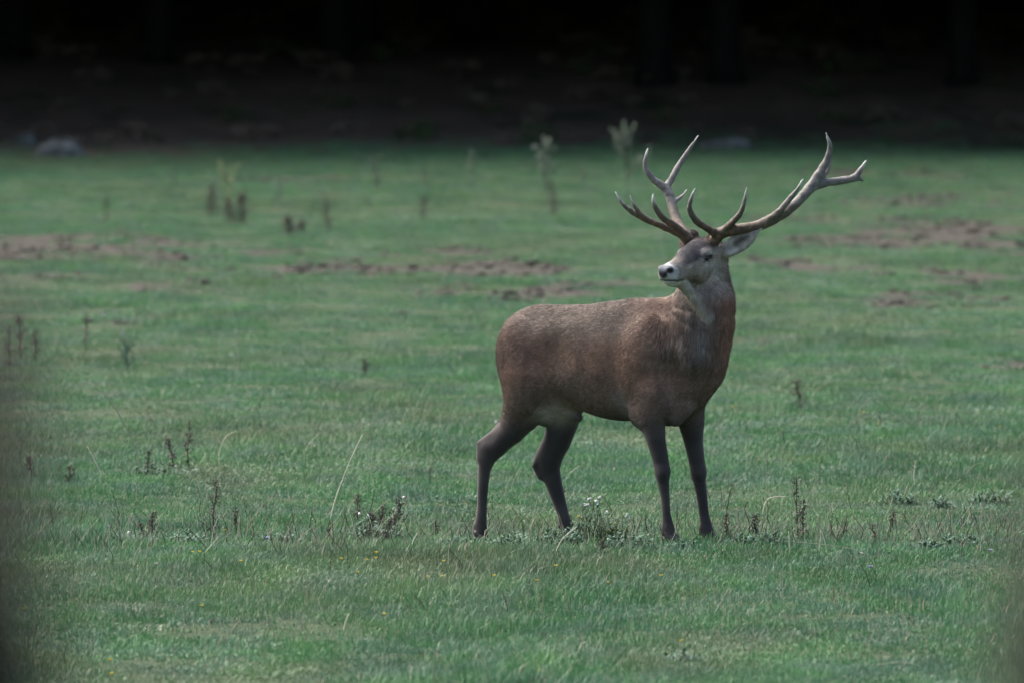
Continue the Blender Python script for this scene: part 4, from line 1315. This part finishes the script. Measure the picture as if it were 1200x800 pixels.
seed_spire(877, 630, 44, -1, "dark upright twig among the weeds right of the forelegs", 0.1, 25)
seed_spire(884, 634, 32, 3, "bushy brown weed right of the dark upright twig", 1.7, 26)
seed_spire(936, 632, 78, -3, "tallest dark seed spire right of the stag", 1.1, 27)
seed_spire(941, 634, 52, 1, "second dark spire beside the tallest right one", 1.0, 28)
seed_spire(986, 630, 30, 6, "bare dark twig leaning right in the right foreground", 0.05, 29)
seed_spire(1046, 618, 22, 2, "small dark weed stub in the right meadow", 0.6, 30)
seed_spire(1025, 632, 18, -1, "tiny brown weed near the long flattened stalk", 0.5, 31)
seed_spire(938, 478, 36, -4, "small brown weed standing alone in the right mid meadow", 1.4, 32)
seed_spire(427, 440, 20, 0, "small brown weed standing alone in the left mid meadow", 1.0, 33)
seed_spire(38, 560, 26, -4, "brown weed in the shade near the left edge", 1.2, 34)
seed_spire(80, 566, 20, 2, "small brown tuft right of the weed by the left edge", 0.9, 35)
seed_spire(385, 272, 44, -4, "slender brown stalk in the far left meadow", 0.9, 36)
seed_spire(282, 262, 36, 2, "bushy dark brown weed under the tall yellow-green thistle", 2.6, 37)
seed_spire(272, 262, 28, -6, "smaller dark brown weed beside the bushy one far left", 1.8, 38)
seed_spire(246, 252, 34, 2, "rusty brown weed left of the tall yellow-green thistle", 1.4, 39)
seed_spire(649, 252, 38, -2, "dark brown weed under the second tallest far thistle", 1.4, 40)
seed_spire(338, 276, 22, 0, "nearly black low weed in the far left meadow", 2.2, 41)
seed_spire(352, 272, 14, 2, "low dark weed right of the nearly black one", 1.2, 42)
seed_spire(497, 260, 30, 0, "faint brown weed in the far centre meadow", 0.8, 43)
seed_spire(102, 410, 44, -2, "hazy reddish weed in the left mid meadow", 0.9, 44)
seed_spire(24, 425, 60, -4, "tall hazy brown weed near the left edge", 1.8, 45)
seed_spire(40, 425, 40, 4, "hazy brown weed right of the tall one near the left edge", 1.3, 46)
seed_spire(10, 430, 50, 0, "dim weed hugging the left edge", 1.4, 47)
seed_spire(125, 262, 34, 0, "faint stem in the far left meadow", 0.4, 48)

def soft_leaf(name, stops):
    t = NT(name, 0.7, 0.15)
    c_ = t.ramp(t.noise(25, 3, t.obj()), stops)
    t.color(c_); t.translucent(c_, 0.4)
    return t.m
M_PALEG = soft_leaf("thistle_leaf", [(0.3, (0.085, 0.118, 0.092)), (0.7, (0.165, 0.205, 0.160))])
M_YELG2 = soft_leaf("yellow_thistle_leaf", [(0.3, (0.16, 0.205, 0.105)), (0.7, (0.27, 0.32, 0.17))])
def thistle(px, py, hpx, label, seed, leafm=None, headm=None, nbranch=7, width=0.20, low=0.25):
    """upright branching thistle: stem, rising side shoots, ragged leaves, small heads"""
    rng = np.random.default_rng(700 + seed)
    base = G(px, py)
    h = hpx * base[1] / FPX
    o = empty("thistle", base, label, "thistle", "pale thistles in the far meadow")
    S = spline([np.array([0, 0, -.03]), np.array([rng.normal(0, .02), 0, h * .5]), np.array([rng.normal(0, .04), 0, h * .93])], 14)
    V, F = tube(S, np.linspace(0.010, 0.005, 14), 6)
    shoots = [S]
    for k in range(nbranch):
        t = low + (0.85 - low) * (k + rng.random()) / nbranch
        a = rng.uniform(0, 6.28)
        b0 = S[int(t * 13)]
        ln = h * width * (1.35 - 0.75 * t) * rng.uniform(.8, 1.3)
        d = np.array([math.cos(a) * .75, math.sin(a) * .75, 1.0])
        B_ = spline([b0, b0 + d * ln * .55 + np.array([math.cos(a), math.sin(a), 0]) * ln * .12, b0 + d * ln], 8)
        tube(B_, np.linspace(.006, .003, 8), 5, False, V, F); shoots.append(B_)
    add("stem", mesh_from("stem", V, F), leafm or M_PALEG, o)
    V, F = [], []
    for si, sh in enumerate(shoots):
        for k in range(70 if si == 0 else 24):
            u = rng.uniform(low if si == 0 else 0.05, 1.0); a = rng.uniform(0, 6.28)
            q = sh[int(u * (len(sh) - 1))]
            leaf_quad(V, F, q, np.array([math.cos(a), math.sin(a), rng.uniform(-.1, 1.3)]), np.array([0, 0, 1.0]),
                      h * rng.uniform(.05, .12) * (1.25 - .6 * q[2] / h), h * rng.uniform(.016, .034))
    add("foliage", mesh_from("foliage", V, F), leafm or M_PALEG, o)["kind"] = "stuff"
    for sh in shoots:
        V, F = [], []
        for k in range(4): blob(V, F, sh[-1] + rng.normal(0, .006, 3), h * rng.uniform(.009, .015), rng, 1.3)
        add("flower_head", mesh_from("flower_head", V, F), headm or M_PALEG, o)["kind"] = "stuff"
    return o
thistle(734, 240, 104, "tallest pale thistle, beside the tip of the stag's back antler", 1, None, M_PALEG, 9, .24, .3)
thistle(640, 240, 84, "second tallest pale thistle, left of the stag's back antler", 2, None, M_PALEH, 9, .22, .25)
thistle(553, 222, 48, "pale thistle with a whitish head in the far centre meadow", 3, None, M_PALEH, 4, .16, .4)
thistle(441, 226, 46, "short cone-shaped pale thistle in the far centre meadow", 4, None, None, 8, .24, .15)
thistle(497, 232, 36, "thin faint thistle between two pale thistles", 5, None, M_BROWN, 3, .14, .3)
thistle(684, 220, 28, "small pale thistle right of the second tallest one", 6, None, M_PALEH, 3, .2, .2)
thistle(268, 246, 58, "tall yellow-green thistle in the far left meadow", 7, M_YELG2, M_YELG2, 10, .28, .1)
thistle(325, 240, 34, "faint pale thistle in front of the far bare strip at left", 8, None, M_PALEH, 5, .25, .2)
thistle(203, 220, 24, "tiny pale thistle at the far left", 9, None, M_PALEH, 3, .2, .2)
thistle(150, 432, 42, "blue-green thistle in the left mid meadow", 10, M_WEED, M_WEED, 8, .28, .1)
thistle(432, 246, 22, "tiny pale weed in front of the cone-shaped thistle", 11, None, M_YELG, 3, .2, .2)
thistle(254, 248, 40, "pale thistle left of the tall yellow-green one", 12, None, M_PALEH, 6, .26, .15)
thistle(535, 440, 16, "small dull green weed in the mid meadow left of the stag's rump", 13, M_WEED, M_WEED, 4, .3, .1)

def weed_clump(px, py, wpx, hpx, n, label, seed, downy=0, mat=None):
    rng = np.random.default_rng(500 + seed)
    base = G(px, py)
    k = base[1] / FPX
    w, h = wpx * k / 2, hpx * k
    o = empty("leafy_weed", base, label, "weed", "low leafy weeds in the turf")
    V, F = [], []; Vs, Fs = [], []
    tops = []
    for i in range(n):
        r = w * math.sqrt(rng.random()); a = rng.uniform(0, 6.28)
        f = np.array([math.cos(a) * r, math.sin(a) * r * 0.8, 0])
        f[2] = float(ground_h(base[0] + f[0], base[1] + f[1])) - base[2] - 0.01
        hh = h * rng.uniform(.45, 1.0) * (1.1 - 0.6 * r / w)
        t = f + np.array([rng.normal(0, .02), rng.normal(0, .02), hh])
        tube([f, (f + t) / 2 + rng.normal(0, .006, 3), t], [.0022, .0018, .001], 4, False, Vs, Fs)
        tops.append(t)
        for q in range(10):
            u = rng.uniform(.1, 1.0); b = rng.uniform(0, 6.28)
            leaf_quad(V, F, f + (t - f) * u, np.array([math.cos(b), math.sin(b), rng.uniform(-.1, .9)]), np.array([0, 0, 1.0]), rng.uniform(.020, .045), rng.uniform(.006, .013))
    add("stems", mesh_from("stems", Vs, Fs), M_DGREEN, o)["kind"] = "stuff"
    add("foliage", mesh_from("foliage", V, F), mat or M_WEED, o)["kind"] = "stuff"
    for i in range(downy):
        V, F = [], []
        c_ = sorted(tops, key=lambda q: -q[2])[i % len(tops)] + rng.normal(0, .012, 3)
        for q in range(3): blob(V, F, c_ + rng.normal(0, .004, 3), .0055, rng, 1.4)
        add("seed_down", mesh_from("seed_down", V, F), M_FLUFF, o)
    return o
weed_clump(690, 636, 62, 58, 46, "bluish leafy thistle clump with white down at the stag's hind hooves", 1, 6)
weed_clump(655, 640, 60, 30, 34, "low leafy weeds hiding the stag's far hind hoof", 2)
weed_clump(722, 636, 46, 46, 26, "green weed with yellowed tops right of the downy clump", 3, 2, M_YELG)
weed_clump(735, 642, 56, 24, 30, "low leafy mat between the weed clump and the near fore hoof", 4)
weed_clump(605, 640, 66, 22, 36, "low leafy mat between the stag's hind hooves", 5)
weed_clump(440, 632, 64, 38, 40, "leafy weed clump threaded with brown stalks at left centre", 6, 2)
weed_clump(470, 612, 22, 40, 10, "slim leafy weed with one white head right of the left weed clump", 7, 1)
weed_clump(215, 636, 76, 18, 34, "low leafy mat between the left seed stalks", 8)
weed_clump(140, 634, 40, 16, 18, "small leafy mat left of the left seed stalks", 9, 1)
weed_clump(900, 640, 60, 24, 30, "leafy weeds among the brown stalks right of the forelegs", 10)
weed_clump(866, 640, 30, 20, 14, "small leafy weed right of the far fore hoof", 11)
weed_clump(1050, 590, 46, 24, 24, "dark green leafy weed in the right meadow", 12)
weed_clump(1165, 590, 44, 28, 24, "dark green leafy weed near the right edge", 13)
weed_clump(1105, 595, 40, 16, 18, "low leafy weed between the two dark green weeds at right", 14)
weed_clump(1130, 636, 50, 16, 22, "bluish leafy mat at the right edge foreground", 15)
weed_clump(800, 642, 46, 14, 18, "low leafy mat between the stag's fore hooves", 16)
weed_clump(805, 775, 44, 16, 16, "blurred bluish weed in the lower meadow below the stag's chest", 17)
weed_clump(590, 500, 20, 12, 8, "tiny pale weed just behind the stag's near hind leg", 18, 2)
weed_clump(190, 556, 80, 20, 26, "low green tuft under the hazy brown weeds at left", 19)
weed_clump(535, 640, 44, 16, 18, "low leafy mat left of the near hind hoof", 20)
weed_clump(330, 634, 60, 14, 20, "low leafy mat left of the bare twigs", 21)
weed_clump(1085, 642, 46, 14, 18, "low leafy mat right of the long flattened stalk", 22)
weed_clump(70, 632, 60, 12, 18, "low leafy mat near the shaded left edge", 23)

# thin dead stems of the weedy belt: too many and too fine to count
rng = np.random.default_rng(301)
V, F = [], []
for k in range(1500):
    yy = rng.normal(40.1, 0.8) if k < 1050 else rng.uniform(33, 52)
    xx = rng.uniform(-3.2, 3.2) * yy / 40
    if 0.1 < xx < 1.3 and 39.2 < yy < 40.6 and rng.random() < 0.6: continue
    b_ = np.array([xx, yy, float(ground_h(xx, yy)) - .01])
    hh = rng.uniform(.05, .16) * (1.3 if rng.random() < .15 else 1)
    d_ = np.array([rng.normal(0, .35), rng.normal(0, .2), 1.0]) * hh
    c_ = np.array([rng.normal(0, .12), 0, 0]) * hh
    tube([b_, b_ + d_ * .5 + c_, b_ + d_], [.0022, .0018, .0009], 4, False, V, F)
m_ = mesh_from("dry_stems", V, F)
mi = rng.integers(0, 3, len(m_.polygons) // 8)
for mm in (M_DEAD, M_STRAWD, M_STRAWD): m_.materials.append(mm)
m_.polygons.foreach_set("material_index", np.repeat(mi, 8)[:len(m_.polygons)].astype(np.int32))
tag(add("dry_stems", m_), "thin dry stems scattered through the turf around the stag", None, None, "stuff")

# small flowers -------------------------------------------------------
def flower_mesh(name, r, mat, rng):
    V, F = [], []
    for i in range(6):
        a = 6.283 * i / 6 + rng.uniform(-.1, .1)
        leaf_quad(V, F, np.zeros(3), np.array([math.cos(a), math.sin(a), .95]), np.array([0, 0, 1.0]), r, r * .9)
    m = mesh_from(name, V, F); m.materials.append(mat)
    return m
rng = np.random.default_rng(41)
PET = {"y": flower_mesh("petals", .011, M_YEL, rng), "m": flower_mesh("petals", .012, M_MAUVE, rng), "w": flower_mesh("petals", .010, M_FLUFF, rng)}
_v, _f = tube([np.array([0, 0, -.06]), np.array([.002, 0, -.02]), np.zeros(3)], [.0011, .001, .0008], 5)
FSTEM = mesh_from("stem", _v, _f); FSTEM.materials.append(M_DGREEN)
def flower(px, py, kind, label, size=1.0):
    base = G(px, py + 9)
    k = base[1] / FPX
    top = base + np.array([0, 0, 9 * k])
    nm = {"y": "yellow_flower", "m": "mauve_flower", "w": "white_flower"}[kind]
    gp_ = {"y": "yellow flowers dotted in the turf", "m": "mauve flowers dotted in the turf", "w": "white flowers dotted in the turf"}[kind]
    o = empty(nm, top, label, "flower", gp_, random.uniform(0, 6))
    o.scale = (size,) * 3
    add("petals", PET[kind], None, o); add("stem", FSTEM, None, o)
YL = [(441, 648, "topmost of three yellow flowers below the left weed clump"), (440, 654, "lower yellow flower of the close pair below the left weed clump"),
      (430, 657, "yellow flower left of the close pair below the weed clump"), (419, 672, "yellow flower below the three by the weed clump"),
      (520, 658, "upper yellow flower left below the near hind hoof"), (519, 676, "larger yellow flower below the upper one by the near hind hoof"),
      (501, 676, "yellow flower left of the larger one below the near hind hoof"), (450, 721, "lone yellow flower in the lower centre-left meadow"),
      (579, 675, "yellow flower below and right of the near hind hoof"), (629, 681, "orange-yellow flower below the weed clump"),
      (651, 664, "small yellow flower just below the hind weed clump"), (713, 683, "small yellow flower left of the largest one"), (774, 675, "largest yellow flower, below the near fore hoof"),
      (798, 752, "blurred yellow flower in the lower meadow"), (632, 786, "yellow flower at the bottom edge below the stag"), (234, 647, "yellow flower below the tall left seed spire"),
      (226, 647, "left one of the yellow pair below the left seed spire"), (282, 658, "yellow flower right of the left yellow pair"), (236, 711, "lone orange flower in the lower left meadow"),
      (129, 774, "orange flower near the lower left corner"), (131, 790, "yellow flower at the bottom edge near the left corner"), (28, 713, "dim yellow flower at the shaded left edge"),
      (888, 609, "yellow bloom among the brown weeds right of the forelegs"), (858, 476, "yellow flower behind the stag's chest"), (1012, 484, "upper yellow flower in the right mid meadow"),
      (1029, 497, "yellow flower right of the upper one in mid meadow"), (1172, 500, "yellow flower near the right edge"), (925, 530, "tiny yellow flower above the tallest right spire"),
      (678, 606, "yellow bloom in the downy weed clump"), (263, 622, "yellow speck between the left seed stalks"), (400, 655, "dull yellow flower left of the weed-clump trio")]
for px, py, lb in YL: flower(px, py, "y", lb, random.uniform(1.0, 1.35))
for px, py, lb in [(126, 617, "mauve flower left of the left seed stalks"), (313, 631, "mauve flower between the left spires and bare twigs"), (1020, 666, "mauve flower in the right foreground turf"),
                   (1161, 646, "mauve flower near the right edge"), (121, 371, "hazy mauve flower in the left mid meadow"), (143, 392, "small hazy mauve flower beside the blue-green thistle")]:
    flower(px, py, "m", lb, 1.5 if py > 500 else 1.9)
for px, py, lb in [(1010, 649, "white flower left above the right mauve flower"), (243, 205, "white blossom in the far left meadow"), (476, 257, "white speck of a flower in the far centre meadow"),
                   (183, 662, "white flower below the left seed stalks"), (388, 286, "white flower below the slender brown stalk far left"), (554, 507, "white flower left of the near hind hock")]:
    flower(px, py, "w", lb, 1.3 if py > 300 else 2.6)

# ------------------------------------------------------------------ shrubs beside the photographer (far out of focus)
M_SHRUB = simple("shrub_leaf", [(0.3, (0.014, 0.030, 0.015)), (0.7, (0.036, 0.062, 0.031))], 20)
def shrub(loc, label, seed, tips):
    rng = np.random.default_rng(seed)
    o = empty("shrub", loc, label, "shrub", "shrubs beside the photographer")
    V, F = [], []; Vl, Fl = [], []
    for t in tips:
        t = np.asarray(t) - np.asarray(loc)
        S = spline([np.array([rng.normal(0, .04), rng.normal(0, .04), -.03]), np.array([t[0] * .3, t[1] * .3, t[2] * .45]), t], 14)
        tube(S, np.linspace(.010, .002, 14), 6, True, V, F)
        for k in range(90):
            u = rng.uniform(.55, 1.0); a = rng.uniform(0, 6.28)
            leaf_quad(Vl, Fl, S[int(u * 13)] + rng.normal(0, .010, 3), np.array([math.cos(a), math.sin(a), rng.uniform(-.3, .7)]), np.array([0, 0, 1.0]), rng.uniform(.016, .038), .015)
    add("branches", mesh_from("branches", V, F), M_DEAD, o)["kind"] = "stuff"
    add("foliage", mesh_from("foliage", Vl, Fl), M_SHRUB, o)["kind"] = "stuff"
    return o
def near_pt(px, py, Y): return CAM + ray(px, py) * Y
lz = float(ground_h(-0.45, 3.7))
tips = []
_r = np.random.default_rng(8)
for py in np.arange(300, 860, 14):
    edge = np.interp(py, [300, 380, 500, 640, 760, 860], [4, 30, 44, 58, 78, 94])
    tips.append(near_pt(edge - abs(_r.normal(0, 16)), py, 3.7 + _r.normal(0, .05)))
    tips.append(near_pt(edge - 45 + _r.normal(0, 14), py, 3.7 + _r.normal(0, .05)))
shrub((-0.45, 3.7, lz), "dark out-of-focus leafy shrub at the left edge, close to the photographer", 61, tips)
rz_ = float(ground_h(0.5, 5.2))
tips = []
for py in np.arange(520, 860, 16):
    edge = np.interp(py, [520, 640, 760, 860], [1206, 1176, 1158, 1146])
    tips.append(near_pt(edge + abs(_r.normal(0, 16)), py, 5.2 + _r.normal(0, .06)))
shrub((0.50, 5.2, rz_), "dark out-of-focus leafy shrub at the lower right edge, close to the photographer", 62, tips)
